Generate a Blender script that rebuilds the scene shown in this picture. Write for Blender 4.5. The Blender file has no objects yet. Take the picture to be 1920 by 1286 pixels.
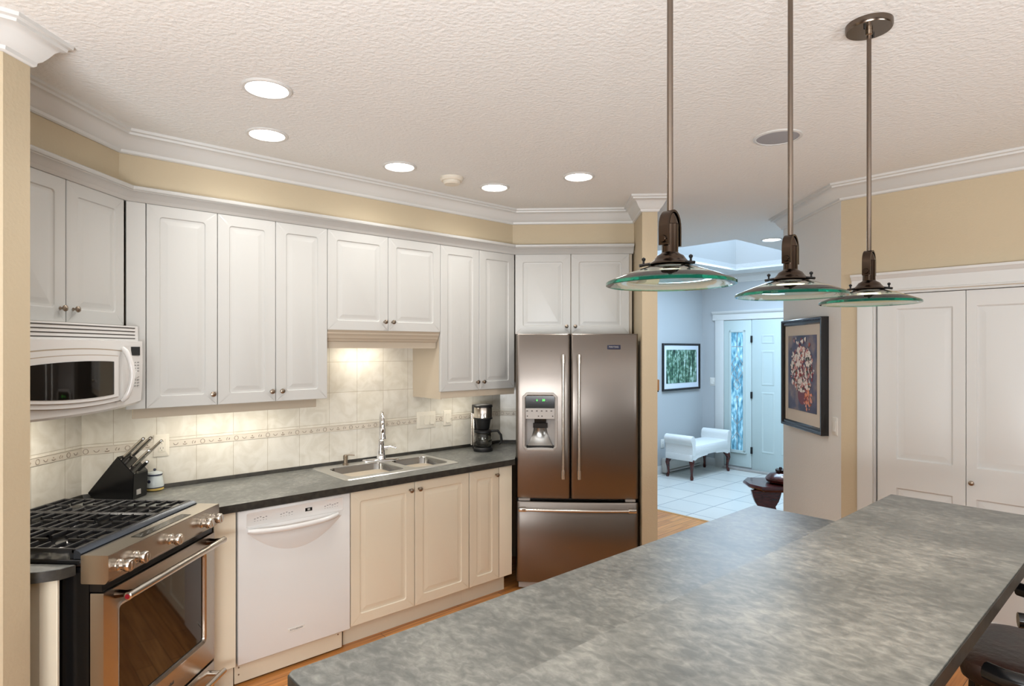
import bpy, bmesh, math, random
from mathutils import Vector, Matrix
random.seed(7)
SC = bpy.context.scene
COL = SC.collection
R2 = math.sqrt(2)

# ------------------------------------------------------------------ camera, world, exposure
cam_d = bpy.data.cameras.new('camera'); cam = bpy.data.objects.new('camera', cam_d); COL.objects.link(cam)
cam.location = (0, 0, 1.66); cam.rotation_euler = (math.pi/2, 0, 0.0543)
cam_d.sensor_width = 36; cam_d.lens = 1140/1920*36; cam_d.shift_y = 12/1920; cam_d.clip_start = 0.02
SC.camera = cam
SC.view_settings.view_transform = 'Standard'; SC.view_settings.look = 'None'
SC.view_settings.exposure = 0.23; SC.view_settings.gamma = 1.0; SC.view_settings.use_curve_mapping = False
w = bpy.data.worlds.new('world'); SC.world = w; w.use_nodes = True
w.node_tree.nodes['Background'].inputs[0].default_value = (1.0, 0.97, 0.93, 1)
w.node_tree.nodes['Background'].inputs[1].default_value = 1.35

def light(name, kind, loc, energy, color, size=0.1, size_y=None, rot=(0, 0, 0), spot=None, blend=1.0, parent=None, spread=None):
    d = bpy.data.lights.new(name, kind); d.energy = energy; d.color = color
    if kind == 'AREA':
        d.size = size
        if size_y: d.shape = 'RECTANGLE'; d.size_y = size_y
        if spread: d.spread = spread
    else:
        d.shadow_soft_size = size
    if kind == 'SPOT': d.spot_size = math.radians(spot); d.spot_blend = blend
    o = bpy.data.objects.new(name, d); COL.objects.link(o); o.location = loc; o.rotation_euler = rot
    if parent: o.parent = parent
    return o

# unseen fill lamps added behind the camera, aimed up to bounce off the ceiling
light('bounce_fill', 'AREA', (-.6, -1.5, 1.15), 195, (.96, .98, 1), 2.0, 1.4, rot=(math.radians(180-30), 0, 0))
light('bounce_fill', 'AREA', (2.8, -.4, 1.5), 70, (.95, .98, 1), 1.4, 1.0, rot=(math.radians(180-15), 0, 0))
# ------------------------------------------------------------------ materials
def lin(c):
    return tuple(((v/255)/12.92 if v/255 <= .04045 else ((v/255+.055)/1.055)**2.4) for v in c[:3]) + (1,)
MATS = {}
def mat(name, col, rough=.5, metal=0, spec=.5, bump=None, emit=None, trans=0, coat=0, noise=None, ior=1.45, alpha=1):
    """bump=(scale, strength, stretch) ; noise=(scale, colour2, stretch, lo, hi)"""
    m = bpy.data.materials.new(name); m.use_nodes = True; nt = m.node_tree; b = nt.nodes['Principled BSDF']
    b.inputs['Base Color'].default_value = col if len(col) == 4 else lin(col)
    b.inputs['Roughness'].default_value = rough; b.inputs['Metallic'].default_value = metal
    b.inputs['Specular IOR Level'].default_value = spec; b.inputs['IOR'].default_value = ior
    b.inputs['Transmission Weight'].default_value = trans; b.inputs['Coat Weight'].default_value = coat
    if emit: b.inputs['Emission Color'].default_value = emit[0]; b.inputs['Emission Strength'].default_value = emit[1]
    if bump or noise:
        tc = nt.nodes.new('ShaderNodeTexCoord')
    if noise:
        sc, c2, st, lo, hi = noise
        mp = nt.nodes.new('ShaderNodeMapping'); mp.inputs['Scale'].default_value = st
        n = nt.nodes.new('ShaderNodeTexNoise'); n.inputs['Scale'].default_value = sc; n.inputs['Detail'].default_value = 5
        r = nt.nodes.new('ShaderNodeValToRGB'); r.color_ramp.elements[0].position = lo; r.color_ramp.elements[1].position = hi
        r.color_ramp.elements[0].color = b.inputs['Base Color'].default_value[:]; r.color_ramp.elements[1].color = lin(c2)
        nt.links.new(tc.outputs['Object'], mp.inputs[0]); nt.links.new(mp.outputs[0], n.inputs[0])
        nt.links.new(n.outputs['Fac'], r.inputs[0]); nt.links.new(r.outputs[0], b.inputs['Base Color'])
    if bump:
        sc, st, stretch = bump
        mp = nt.nodes.new('ShaderNodeMapping'); mp.inputs['Scale'].default_value = stretch
        n = nt.nodes.new('ShaderNodeTexNoise'); n.inputs['Scale'].default_value = sc; n.inputs['Detail'].default_value = 3
        bp = nt.nodes.new('ShaderNodeBump'); bp.inputs['Strength'].default_value = st; bp.inputs['Distance'].default_value = .01
        nt.links.new(tc.outputs['Object'], mp.inputs[0]); nt.links.new(mp.outputs[0], n.inputs[0])
        nt.links.new(n.outputs['Fac'], bp.inputs['Height']); nt.links.new(bp.outputs[0], b.inputs['Normal'])
    MATS[name] = m
    return m

WALLC = (200, 185, 156)
M_wall = mat('wall_paint', (190, 175, 148), .6, bump=(90, .12, (1, 1, 1)))
M_wall_coolspill = mat('hall_wall_cool_spill', (220, 219, 216), .6, bump=(90, .12, (1, 1, 1)))  # wall colour greyed to carry the foyer's cool light spill
M_cool = mat('foyer_wall_paint', (180, 184, 186), .6, bump=(90, .1, (1, 1, 1)))
M_trim = mat('trim_white', (208, 209, 207), .35)
M_cab = mat('cabinet_white', (187, 187, 184), .32)
M_cab_warmlit = mat('cabinet_white_warmlit', (219, 210, 190), .32)  # cabinet white with warm bounce light painted into the colour
M_cabb = mat('cabinet_carcass', (186, 174, 156), .5)
M_white = mat('appliance_white', (214, 213, 211), .22, coat=.3)
M_whitep = mat('plastic_white', (222, 220, 214), .4)
M_off = mat('plate_almond', (220, 214, 200), .4)
M_steel = mat('brushed_steel', (128, 121, 115), .3, 1, bump=(60, .03, (.05, 1, 14)))
M_steel2 = mat('range_steel', (186, 178, 168), .25, 1, bump=(60, .03, (.05, 1, 14)))
M_steelh = mat('polished_steel', (206, 200, 192), .2, 1)
M_chrome = mat('chrome', (225, 225, 228), .06, 1)
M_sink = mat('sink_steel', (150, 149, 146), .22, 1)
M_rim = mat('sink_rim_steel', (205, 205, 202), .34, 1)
M_bronze = mat('antique_bronze', (74, 62, 53), .2, 1)
M_rod = mat('rod_metal', (116, 104, 94), .22, 1)
M_nickel = mat('satin_nickel', (150, 138, 124), .3, 1)
M_black = mat('black_gloss', (14, 14, 15), .2)
M_blackm = mat('black_matt', (22, 22, 23), .5)
M_iron = mat('cast_iron', (38, 38, 40), .28, .3, bump=(120, .1, (1, 1, 1)))
M_dkside = mat('fridge_side', (44, 42, 41), .5)
M_glassb = mat('oven_glass', (20, 17, 14), .04, 0, .9)
M_screen = mat('display_black', (10, 11, 12), .1)
M_green = mat('display_green', (20, 60, 25), .3, emit=(lin((70, 255, 80)), 2.0))
M_red = mat('red_badge', (120, 20, 32), .2)
M_grey = mat('grey_print', (120, 120, 120), .5)
M_lgrey = mat('grey_plastic', (172, 168, 164), .4)
M_rib = mat('coral_seam', (150, 135, 128), .4)
M_mahog = mat('mahogany', (78, 26, 20), .25, noise=(14, (48, 14, 12), (1, 1, 6), .4, .65), coat=.3)
M_oakbox = mat('oak_box', (190, 140, 84), .4)
M_fabric = mat('white_brocade', (226, 228, 226), .85, bump=(70, .35, (1, 1, 1)))
M_ceram = mat('ceramic_glaze', (196, 204, 204), .15)
M_ceramy = mat('ceramic_yellow', (218, 190, 110), .2)
M_ceramb = mat('ceramic_blue', (40, 44, 66), .2)
M_glass = mat('clear_glass', (235, 255, 248), .02, trans=1, ior=1.5)
M_glassrim = mat('green_glass_edge', (44, 178, 146), .05, trans=.88, ior=1.5)
M_coffee = mat('carafe_glass', (225, 225, 220), .03, trans=1)
M_lamp = mat('lamp_lens', (255, 255, 255), .5, emit=((1, .96, .9, 1), 14))
M_lampc = mat('lamp_lens_cool', (255, 255, 255), .5, emit=((.9, .96, 1, 1), 9))
M_bulb = mat('pendant_lens', (255, 240, 210), .5, emit=((1, .84, .6, 1), 4))
M_sky = mat('skylight_pane', (200, 220, 255), .5, emit=((.58, .78, 1, 1), 3.0))
M_speaker = mat('speaker_grille', (158, 160, 166), .7, bump=(600, .3, (1, 1, 1)))
M_frame = mat('picture_frame_dark', (26, 24, 26), .25, coat=.2)
M_frameblue = mat('frame_bead_dark', (34, 40, 60), .3)
M_mat = mat('picture_mount', (206, 196, 184), .8)
M_matc = mat('picture_mount_white', (214, 222, 232), .8)
M_seat = mat('dark_leather', (38, 24, 20), .42, bump=(40, .3, (1, 1, 1)), noise=(9, (66, 42, 34), (1, 1, 1), .4, .7))
M_door2 = mat('foyer_door_paint', (190, 204, 202), .4)
M_grille = mat('dark_slot', (66, 62, 58), .7)
M_ceil = mat('ceiling_texture', (228, 230, 229), .85, bump=(62, .42, (1, 1, 1)))
M_wood2 = mat('pony_wall_paint', (200, 184, 152), .6)

def node_mat(name, build):
    m = bpy.data.materials.new(name); m.use_nodes = True
    nt = m.node_tree; b = nt.nodes['Principled BSDF']; N = nt.nodes.new; L = nt.links.new
    build(nt, b, N, L); MATS[name] = m
    return m
def ramp(N, stops):
    r = N('ShaderNodeValToRGB'); e = r.color_ramp.elements
    e[0].position = stops[0][0]; e[0].color = lin(stops[0][1]); e[1].position = stops[-1][0]; e[1].color = lin(stops[-1][1])
    for p, c in stops[1:-1]:
        x = e.new(p); x.color = lin(c)
    return r

def b_counter(nt, b, N, L):
    tc = N('ShaderNodeTexCoord')
    n1 = N('ShaderNodeTexNoise'); n1.inputs['Scale'].default_value = 5; n1.inputs['Detail'].default_value = 6; n1.inputs['Roughness'].default_value = .62
    n2 = N('ShaderNodeTexNoise'); n2.inputs['Scale'].default_value = 44; n2.inputs['Detail'].default_value = 7; n2.inputs['Roughness'].default_value = .62; n2.inputs['Distortion'].default_value = .5
    mx = N('ShaderNodeMix'); mx.inputs['Factor'].default_value = .55
    mpc = N('ShaderNodeMapping'); mpc.inputs['Scale'].default_value = (1, .62, 1); mpc.inputs['Rotation'].default_value = (0, 0, .5)
    L(tc.outputs['Object'], mpc.inputs[0]); L(mpc.outputs[0], n1.inputs[0]); L(mpc.outputs[0], n2.inputs[0])
    L(n1.outputs['Fac'], mx.inputs[2]); L(n2.outputs['Fac'], mx.inputs[3])
    r = ramp(N, [(.32, (76, 78, 76)), (.45, (95, 97, 94)), (.54, (115, 116, 112)), (.66, (146, 146, 140))])
    L(mx.outputs[0], r.inputs[0]); L(r.outputs[0], b.inputs['Base Color'])
    b.inputs['Roughness'].default_value = .3
    rr = N('ShaderNodeMapRange'); rr.inputs['To Min'].default_value = .31; rr.inputs['To Max'].default_value = .42
    L(n2.outputs['Fac'], rr.inputs[0]); L(rr.outputs[0], b.inputs['Roughness'])
M_counter = node_mat('laminate_slate', b_counter)
M_edge = mat('laminate_edge', (50, 48, 43), .45, noise=(30, (36, 35, 32), (1, 1, 1), .4, .6))

def b_floor(nt, b, N, L):
    tc = N('ShaderNodeTexCoord'); mp = N('ShaderNodeMapping'); mp.inputs['Rotation'].default_value = (0, 0, math.radians(-45))
    br = N('ShaderNodeTexBrick'); br.inputs['Scale'].default_value = 1; br.inputs['Brick Width'].default_value = .9; br.inputs['Row Height'].default_value = .083
    br.inputs['Mortar Size'].default_value = .0016; br.offset = .37
    br.inputs['Color1'].default_value = lin((236, 170, 100)); br.inputs['Color2'].default_value = lin((206, 138, 74)); br.inputs['Mortar'].default_value = lin((92, 50, 22))
    mp2 = N('ShaderNodeMapping'); mp2.inputs['Scale'].default_value = (3, 60, 1)
    n = N('ShaderNodeTexNoise'); n.inputs['Scale'].default_value = 1; n.inputs['Detail'].default_value = 6
    mx = N('ShaderNodeMix'); mx.data_type = 'RGBA'; mx.blend_type = 'MULTIPLY'; mx.inputs['Factor'].default_value = .6
    r = ramp(N, [(.3, (150, 110, 80)), (.65, (255, 250, 240))])
    L(tc.outputs['Object'], mp.inputs[0]); L(mp.outputs[0], br.inputs[0]); L(mp.outputs[0], mp2.inputs[0]); L(mp2.outputs[0], n.inputs[0])
    L(n.outputs['Fac'], r.inputs[0]); L(br.outputs['Color'], mx.inputs[6]); L(r.outputs[0], mx.inputs[7]); L(mx.outputs[2], b.inputs['Base Color'])
    b.inputs['Roughness'].default_value = .3
M_floor = node_mat('oak_planks', b_floor)

def b_ftile(nt, b, N, L):
    tc = N('ShaderNodeTexCoord'); mp = N('ShaderNodeMapping'); mp.inputs['Rotation'].default_value = (0, 0, math.radians(-45))
    br = N('ShaderNodeTexBrick'); br.inputs['Scale'].default_value = 1; br.inputs['Brick Width'].default_value = .42; br.inputs['Row Height'].default_value = .42
    br.inputs['Mortar Size'].default_value = .006; br.offset = 0.0
    br.inputs['Color1'].default_value = lin((214, 214, 208)); br.inputs['Color2'].default_value = lin((206, 208, 204)); br.inputs['Mortar'].default_value = lin((160, 164, 166))
    L(tc.outputs['Object'], mp.inputs[0]); L(mp.outputs[0], br.inputs[0]); L(br.outputs['Color'], b.inputs['Base Color'])
    b.inputs['Roughness'].default_value = .25
M_ftile = node_mat('foyer_tile', b_ftile)

def b_btile(nt, b, N, L):
    # tile lines come from the local frame of each backsplash panel: x along the wall, z up
    tc = N('ShaderNodeTexCoord'); mp = N('ShaderNodeMapping'); mp.inputs['Rotation'].default_value = (math.radians(-90), 0, 0)
    mp.inputs['Location'].default_value = (0.045, -1.1815, 0)
    sx = N('ShaderNodeSeparateXYZ'); cb = N('ShaderNodeCombineXYZ')
    L(tc.outputs['Object'], sx.inputs[0]); L(sx.outputs['X'], cb.inputs['X']); L(sx.outputs['Z'], cb.inputs['Y'])
    mp = N('ShaderNodeMapping'); mp.inputs['Location'].default_value = (0.0255, -1.1815, 0)
    br = N('ShaderNodeTexBrick'); br.inputs['Scale'].default_value = 1; br.inputs['Brick Width'].default_value = .1955; br.inputs['Row Height'].default_value = .198
    br.inputs['Mortar Size'].default_value = .0018; br.inputs['Mortar Smooth'].default_value = .3; br.offset = 0
    br.inputs['Color1'].default_value = lin((222, 218, 206)); br.inputs['Color2'].default_value = lin((217, 213, 203)); br.inputs['Mortar'].default_value = lin((192, 184, 168))
    L(cb.outputs[0], mp.inputs[0]); L(mp.outputs[0], br.inputs[0])
    n = N('ShaderNodeTexNoise'); n.inputs['Scale'].default_value = 9; n.inputs['Detail'].default_value = 6; n.inputs['Distortion'].default_value = 1.4
    r = ramp(N, [(.35, (226, 222, 214)), (.6, (255, 255, 255))])
    mx = N('ShaderNodeMix'); mx.data_type = 'RGBA'; mx.blend_type = 'MULTIPLY'; mx.inputs['Factor'].default_value = .5
    L(tc.outputs['Object'], n.inputs[0]); L(n.outputs['Fac'], r.inputs[0]); L(br.outputs['Color'], mx.inputs[6]); L(r.outputs[0], mx.inputs[7]); L(mx.outputs[2], b.inputs['Base Color'])
    bp = N('ShaderNodeBump'); bp.inputs['Strength'].default_value = .5; bp.inputs['Distance'].default_value = .002; bp.invert = True
    L(br.outputs['Fac'], bp.inputs['Height']); L(bp.outputs[0], b.inputs['Normal'])
    b.inputs['Roughness'].default_value = .22
M_btile = node_mat('ceramic_wall_tile', b_btile)
M_border = mat('border_tile', (206, 198, 184), .35)
M_motif = mat('border_relief', (150, 138, 124), .4)

def b_forest(nt, b, N, L):
    tc = N('ShaderNodeTexCoord'); mp = N('ShaderNodeMapping'); mp.inputs['Scale'].default_value = (24, 1, 3)
    n = N('ShaderNodeTexNoise'); n.inputs['Scale'].default_value = 1; n.inputs['Detail'].default_value = 5; n.inputs['Distortion'].default_value = .3
    n2 = N('ShaderNodeTexNoise'); n2.inputs['Scale'].default_value = 26; n2.inputs['Detail'].default_value = 4
    mx = N('ShaderNodeMix'); mx.inputs['Factor'].default_value = .42
    L(tc.outputs['Object'], mp.inputs[0]); L(mp.outputs[0], n.inputs[0]); L(tc.outputs['Object'], n2.inputs[0])
    L(n.outputs['Fac'], mx.inputs[2]); L(n2.outputs['Fac'], mx.inputs[3])
    r = ramp(N, [(.36, (14, 34, 30)), (.45, (38, 78, 62)), (.52, (84, 124, 96)), (.58, (150, 184, 170)), (.66, (206, 226, 222))])
    L(mx.outputs[0], r.inputs[0]); L(r.outputs[0], b.inputs['Base Color']); b.inputs['Roughness'].default_value = .3
M_forest = node_mat('forest_print', b_forest)

def b_floral(nt, b, N, L):
    tc = N('ShaderNodeTexCoord')
    nb = N('ShaderNodeTexNoise'); nb.inputs['Scale'].default_value = 5; nb.inputs['Detail'].default_value = 4
    L(tc.outputs['Object'], nb.inputs[0])
    rb = ramp(N, [(.35, (36, 34, 60)), (.5, (74, 66, 92)), (.6, (128, 108, 104)), (.72, (160, 130, 70))])
    L(nb.outputs['Fac'], rb.inputs[0]); L(rb.outputs[0], b.inputs['Base Color']); b.inputs['Roughness'].default_value = .4
M_floral = node_mat('painted_background', b_floral)
M_pet = [mat('petal_%s' % n, c, .5) for n, c in (('white', (232, 222, 214)), ('pink', (212, 150, 140)), ('crimson', (132, 34, 38)), ('rust', (170, 80, 56)), ('leaf', (58, 62, 48)), ('peach', (230, 150, 110)))]
M_vase = mat('painted_vase', (112, 30, 34), .4)

def b_leaded(nt, b, N, L):
    tc = N('ShaderNodeTexCoord'); n = N('ShaderNodeTexNoise'); n.inputs['Scale'].default_value = 14; n.inputs['Detail'].default_value = 5
    mp = N('ShaderNodeMapping'); mp.inputs['Scale'].default_value = (2.2, 1, .7)
    r = ramp(N, [(.35, (60, 108, 132)), (.5, (104, 158, 182)), (.62, (150, 196, 214)), (.75, (214, 234, 244))])
    L(tc.outputs['Object'], mp.inputs[0]); L(mp.outputs[0], n.inputs[0]); L(n.outputs['Fac'], r.inputs[0])
    L(r.outputs[0], b.inputs['Base Color']); L(r.outputs[0], b.inputs['Emission Color'])
    b.inputs['Emission Strength'].default_value = .45; b.inputs['Roughness'].default_value = .15
M_leaded = node_mat('textured_glass', b_leaded)

# ------------------------------------------------------------------ mesh helpers
def box(bm, x0, x1, y0, y1, z0, z1, bev=0, seg=2, mi=0):
    vs = [bm.verts.new((x, y, z)) for x in (x0, x1) for y in (y0, y1) for z in (z0, z1)]
    f = [(0, 1, 3, 2), (4, 6, 7, 5), (0, 4, 5, 1), (2, 3, 7, 6), (0, 2, 6, 4), (1, 5, 7, 3)]
    fs = [bm.faces.new([vs[i] for i in q]) for q in f]
    for q in fs: q.material_index = mi
    if bev:
        es = list({e for q in fs for e in q.edges})
        bmesh.ops.bevel(bm, geom=es, offset=bev, segments=seg, profile=.5, affect='EDGES')
    return bm
def B(*a, **k):
    bm = bmesh.new(); return box(bm, *a, **k)
def prism(bm, pts, z0, z1, bev=0, mi=0):
    a = [bm.verts.new((x, y, z0)) for x, y in pts]; b_ = [bm.verts.new((x, y, z1)) for x, y in pts]
    n = len(pts); fs = [bm.faces.new(a[::-1]), bm.faces.new(b_)]
    for i in range(n): fs.append(bm.faces.new((a[i], a[(i+1) % n], b_[(i+1) % n], b_[i])))
    for q in fs: q.material_index = mi
    if bev:
        es = list({e for q in fs[:2] for e in q.edges}); bmesh.ops.bevel(bm, geom=es, offset=bev, segments=2, affect='EDGES')
    return bm
def extr_x(bm, pts, x0, x1, mi=0):
    """pts are (y,z); extruded along x"""
    a = [bm.verts.new((x0, y, z)) for y, z in pts]; b_ = [bm.verts.new((x1, y, z)) for y, z in pts]
    n = len(pts); fs = [bm.faces.new(a[::-1]), bm.faces.new(b_)]
    for i in range(n): fs.append(bm.faces.new((a[i], a[(i+1) % n], b_[(i+1) % n], b_[i])))
    for q in fs: q.material_index = mi
    return bm
def lathe(bm, prof, c=(0, 0, 0), axis='z', n=24, mi=0):
    """prof (r,h) ; axis z: up, y: along +y, x: along +x"""
    rings = []
    for r, h in prof:
        ring = []
        if r < 1e-6: r = 1e-5
        for i in range(n):
            a = 2*math.pi*i/n; u, v = r*math.cos(a), r*math.sin(a)
            p = (u, v, h) if axis == 'z' else ((u, h, -v) if axis == 'y' else (h, u, v))
            ring.append(bm.verts.new((c[0]+p[0], c[1]+p[1], c[2]+p[2])))
        rings.append(ring)
    for a, b_ in zip(rings, rings[1:]):
        for i in range(n):
            f = bm.faces.new((a[i], a[(i+1) % n], b_[(i+1) % n], b_[i])); f.material_index = mi
    for ring in (rings[0], rings[-1]):
        if (ring[0].co-ring[n//2].co).length > 1e-3:
            f = bm.faces.new(ring); f.material_index = mi
    return bm
def cyl(bm, p0, p1, r, n=12, r1=None, mi=0):
    return tube(bm, [p0, p1], [r, r if r1 is None else r1], n, mi)
def tube(bm, pts, rs, n=12, mi=0):
    pts = [Vector(p) for p in pts]
    if not isinstance(rs, (list, tuple)): rs = [rs]*len(pts)
    t0 = (pts[1]-pts[0]).normalized(); up = Vector((0, 0, 1)) if abs(t0.z) < .9 else Vector((1, 0, 0))
    u = t0.cross(up).normalized(); rings = []
    for i, p in enumerate(pts):
        t = ((pts[min(i+1, len(pts)-1)]-pts[max(i-1, 0)])).normalized()
        u = (u-t*u.dot(t)).normalized(); v = t.cross(u)
        rings.append([bm.verts.new(p+(u*math.cos(2*math.pi*k/n)+v*math.sin(2*math.pi*k/n))*rs[i]) for k in range(n)])
    for a, b_ in zip(rings, rings[1:]):
        for i in range(n):
            f = bm.faces.new((a[i], a[(i+1) % n], b_[(i+1) % n], b_[i])); f.material_index = mi
    for ring in (rings[0], rings[-1]):
        f = bm.faces.new(ring); f.material_index = mi
    return bm
def rrect(x0, x1, z0, z1, r, seg=4):
    out = []
    for cx, cz, a0 in ((x1-r, z1-r, 0), (x0+r, z1-r, 90), (x0+r, z0+r, 180), (x1-r, z0+r, 270)):
        for i in range(seg+1):
            a = math.radians(a0+90*i/seg); out.append((cx+r*math.cos(a), cz+r*math.sin(a)))
    return out
def loft(bm, loops, cap0=True, cap1=True, mi=0):
    vs = [[bm.verts.new(p) for p in lp] for lp in loops]; n = len(vs[0])
    for a, b_ in zip(vs, vs[1:]):
        for i in range(n):
            f = bm.faces.new((a[i], a[(i+1) % n], b_[(i+1) % n], b_[i])); f.material_index = mi
    if cap0: bm.faces.new(vs[0]).material_index = mi
    if cap1: bm.faces.new(vs[-1]).material_index = mi
    return bm
def panel(bm, x0, x1, z0, z1, y=0, th=.02, rings=None, r=.002, mi=0, cx=None):
    """door slab facing -y with routed rings: (inset, depth, radius)"""
    lp = [[(a, y+th, c) for a, c in rrect(x0, x1, z0, z1, r)], [(a, y+.002, c) for a, c in rrect(x0, x1, z0, z1, r)],
          [(a, y, c) for a, c in rrect(x0+.002, x1-.002, z0+.002, z1-.002, r)]]
    for ins, dep, rad in (rings or []):
        lp.append([(a, y+dep, c) for a, c in rrect(x0+ins, x1-ins, z0+ins, z1-ins, rad)])
    return loft(bm, lp, mi=mi)
RING = [(.056, 0, .014), (.060, .005, .012), (.066, .006, .010), (.072, .006, .006), (.090, .001, .002), (.093, .0005, .002)]
def plate(bm, outer, holes, z, mi=0):
    es = []
    for lp in [outer]+holes:
        vs = [bm.verts.new((x, y, z)) for x, y in lp]
        es += [bm.edges.new((vs[i], vs[(i+1) % len(vs)])) for i in range(len(vs))]
    r = bmesh.ops.triangle_fill(bm, edges=es, use_beauty=True, use_dissolve=False)
    for g in r['geom']:
        if isinstance(g, bmesh.types.BMFace): g.material_index = mi
    return es
def slab_holes(bm, outer, holes, z0, z1, mi_top=0, mi_side=0):
    plate(bm, outer, holes, z1, mi_top); plate(bm, outer, holes, z0, mi_side)
    for lp in [outer]+holes:
        n = len(lp); a = [bm.verts.new((x, y, z0)) for x, y in lp]; b_ = [bm.verts.new((x, y, z1)) for x, y in lp]
        for i in range(n): bm.faces.new((a[i], a[(i+1) % n], b_[(i+1) % n], b_[i])).material_index = mi_side
    return bm
def sweep(bm, prof, path, side=1, mi=0):
    """prof: closed loop of (out,z); path: 2-D points; out is measured to the left (side=1) of the direction of travel"""
    P = [Vector(p) for p in path]; n = len(P); rings = []
    for i in range(n):
        d0 = (P[i]-P[i-1]).normalized() if i else None; d1 = (P[i+1]-P[i]).normalized() if i < n-1 else None
        nn = [Vector((-d.y, d.x))*side for d in (d0, d1) if d is not None]
        m = nn[0] if len(nn) == 1 else (nn[0]+nn[1]).normalized()/max(.2, math.sqrt((1+nn[0].dot(nn[1]))/2))
        rings.append([bm.verts.new((P[i].x+m.x*o, P[i].y+m.y*o, z)) for o, z in prof])
    k = len(prof)
    for a, b_ in zip(rings, rings[1:]):
        for j in range(k): bm.faces.new((a[j], a[(j+1) % k], b_[(j+1) % k], b_[j])).material_index = mi
    bm.faces.new(rings[0]); bm.faces.new(rings[-1][::-1])
    return bm
def mk(name, bm, mats, parent=None, angle=38):
    bmesh.ops.remove_doubles(bm, verts=bm.verts, dist=1e-6)
    bmesh.ops.recalc_face_normals(bm, faces=bm.faces)
    me = bpy.data.meshes.new(name); bm.to_mesh(me); bm.free()
    for m in (mats if isinstance(mats, (list, tuple)) else [mats]): me.materials.append(m)
    for p in me.polygons: p.use_smooth = True
    me.set_sharp_from_angle(angle=math.radians(angle))
    o = bpy.data.objects.new(name, me); COL.objects.link(o)
    if parent is not None: o.parent = parent
    return o
SPLIT = ('handle_mount', 'pivot_bolt', 'screw', 'screws', 'hinges', 'hinge_covers', 'back_spindles', 'raised_panels', 'end_caps', 'side_casing', 'light_rail', 'end_frame', 'door_leaf_x', 'wall_pantry_x')
ONE = {'screws': 'screw', 'hinges': 'hinge', 'hinge_covers': 'hinge_cover', 'back_spindles': 'back_spindle', 'raised_panels': 'raised_panel', 'end_caps': 'end_cap'}
_mk = mk
def mk(name, bm, mats, parent=None, angle=38):
    if name not in SPLIT: return _mk(name, bm, mats, parent, angle)
    bmesh.ops.remove_doubles(bm, verts=bm.verts, dist=1e-6)
    bm.verts.ensure_lookup_table(); seen = set(); out = None
    for v in list(bm.verts):
        if v in seen: continue
        st = [v]; isl = {v}
        while st:
            for e in st.pop().link_edges:
                for q in e.verts:
                    if q not in isl: isl.add(q); st.append(q)
        seen |= isl; nb = bmesh.new(); mp = {q: nb.verts.new(q.co) for q in bm.verts if q in isl}
        for f in bm.faces:
            if f.verts[0] in isl: nb.faces.new([mp[q] for q in f.verts]).material_index = f.material_index
        o = _mk(ONE.get(name, name), nb, mats, parent, angle); out = out or o
    bm.free()
    return out
def S_(name, bm, mats, **k):
    o = mk(name, bm, mats, **k)
    if not k.get('parent'): o['kind'] = 'structure'
    return o
ROT = {'S': 45, 'F': 0, 'D': 90, 'P': -45, 'H': -90}
def w2(fr, a, d):
    r = math.radians(ROT[fr]); return (a*math.cos(r)-d*math.sin(r), a*math.sin(r)+d*math.cos(r))
def thing(name, label, cat, fr='F', a=0, d=0, z=0, group=None, rot=None, struct=False):
    o = bpy.data.objects.new(name, None); o.empty_display_size = .05; COL.objects.link(o)
    x, y = w2(fr, a, d); o.location = (x, y, z); o.rotation_euler = (0, 0, math.radians(ROT[fr] if rot is None else rot))
    if struct: o['kind'] = 'structure'
    else: o['label'] = label; o['category'] = cat
    if group: o['group'] = group
    return o
def tag(o, label, cat, group=None):
    o['label'] = label; o['category'] = cat
    if group: o['group'] = group
    return o
def place(o, fr, a, d, z=0):
    x, y = w2(fr, a, d); o.location = (x, y, z); o.rotation_euler = (0, 0, math.radians(ROT[fr])); return o
def text(name, s, size, mt, parent, loc, rot=(math.pi/2, 0, 0), ext=.0004):
    cu = bpy.data.curves.new(name, 'FONT'); cu.body = s; cu.size = size; cu.extrude = ext; cu.align_x = 'CENTER'; cu.align_y = 'CENTER'
    t = bpy.data.objects.new(name, cu); COL.objects.link(t)
    me = bpy.data.meshes.new_from_object(t.evaluated_get(bpy.context.evaluated_depsgraph_get()))
    bpy.data.objects.remove(t); me.materials.clear(); me.materials.append(mt)
    o = bpy.data.objects.new(name, me); COL.objects.link(o); o.parent = parent; o.location = loc; o.rotation_euler = rot
    return o

# ------------------------------------------------------------------ the shell
H = 2.69
def diag(s, d): return w2('S', s, d)
def pd_(a, d): return w2('P', a, d)
def PS(p, s):   # point from its P and S distances
    return ((p-s)/R2, (p+s)/R2)
# floors
bm = bmesh.new(); e = PS(5.319, 4.9); f_ = PS(5.319, -1.5)
prism(bm, [(-4.5, -5), (6.5, -5), (6.5, 1.02), f_, e, (-.9, 8.4), (-4.5, 8.4)], -.05, 0); S_('floor', bm, M_floor)
bm = bmesh.new(); prism(bm, [e, f_, (6.5, 1.02), (6.5, 9.6), (-.9, 9.6), (-.9, 8.4)], -.05, .0); S_('floor_foyer', bm, M_ftile)
bm = bmesh.new(); sweep(bm, [(-.02, 0), (.02, 0), (.016, .004), (-.016, .004)], [PS(5.319, 4.7), PS(5.319, 0.9)]); S_('trim_1', bm, MATS['oak_box'])
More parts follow.
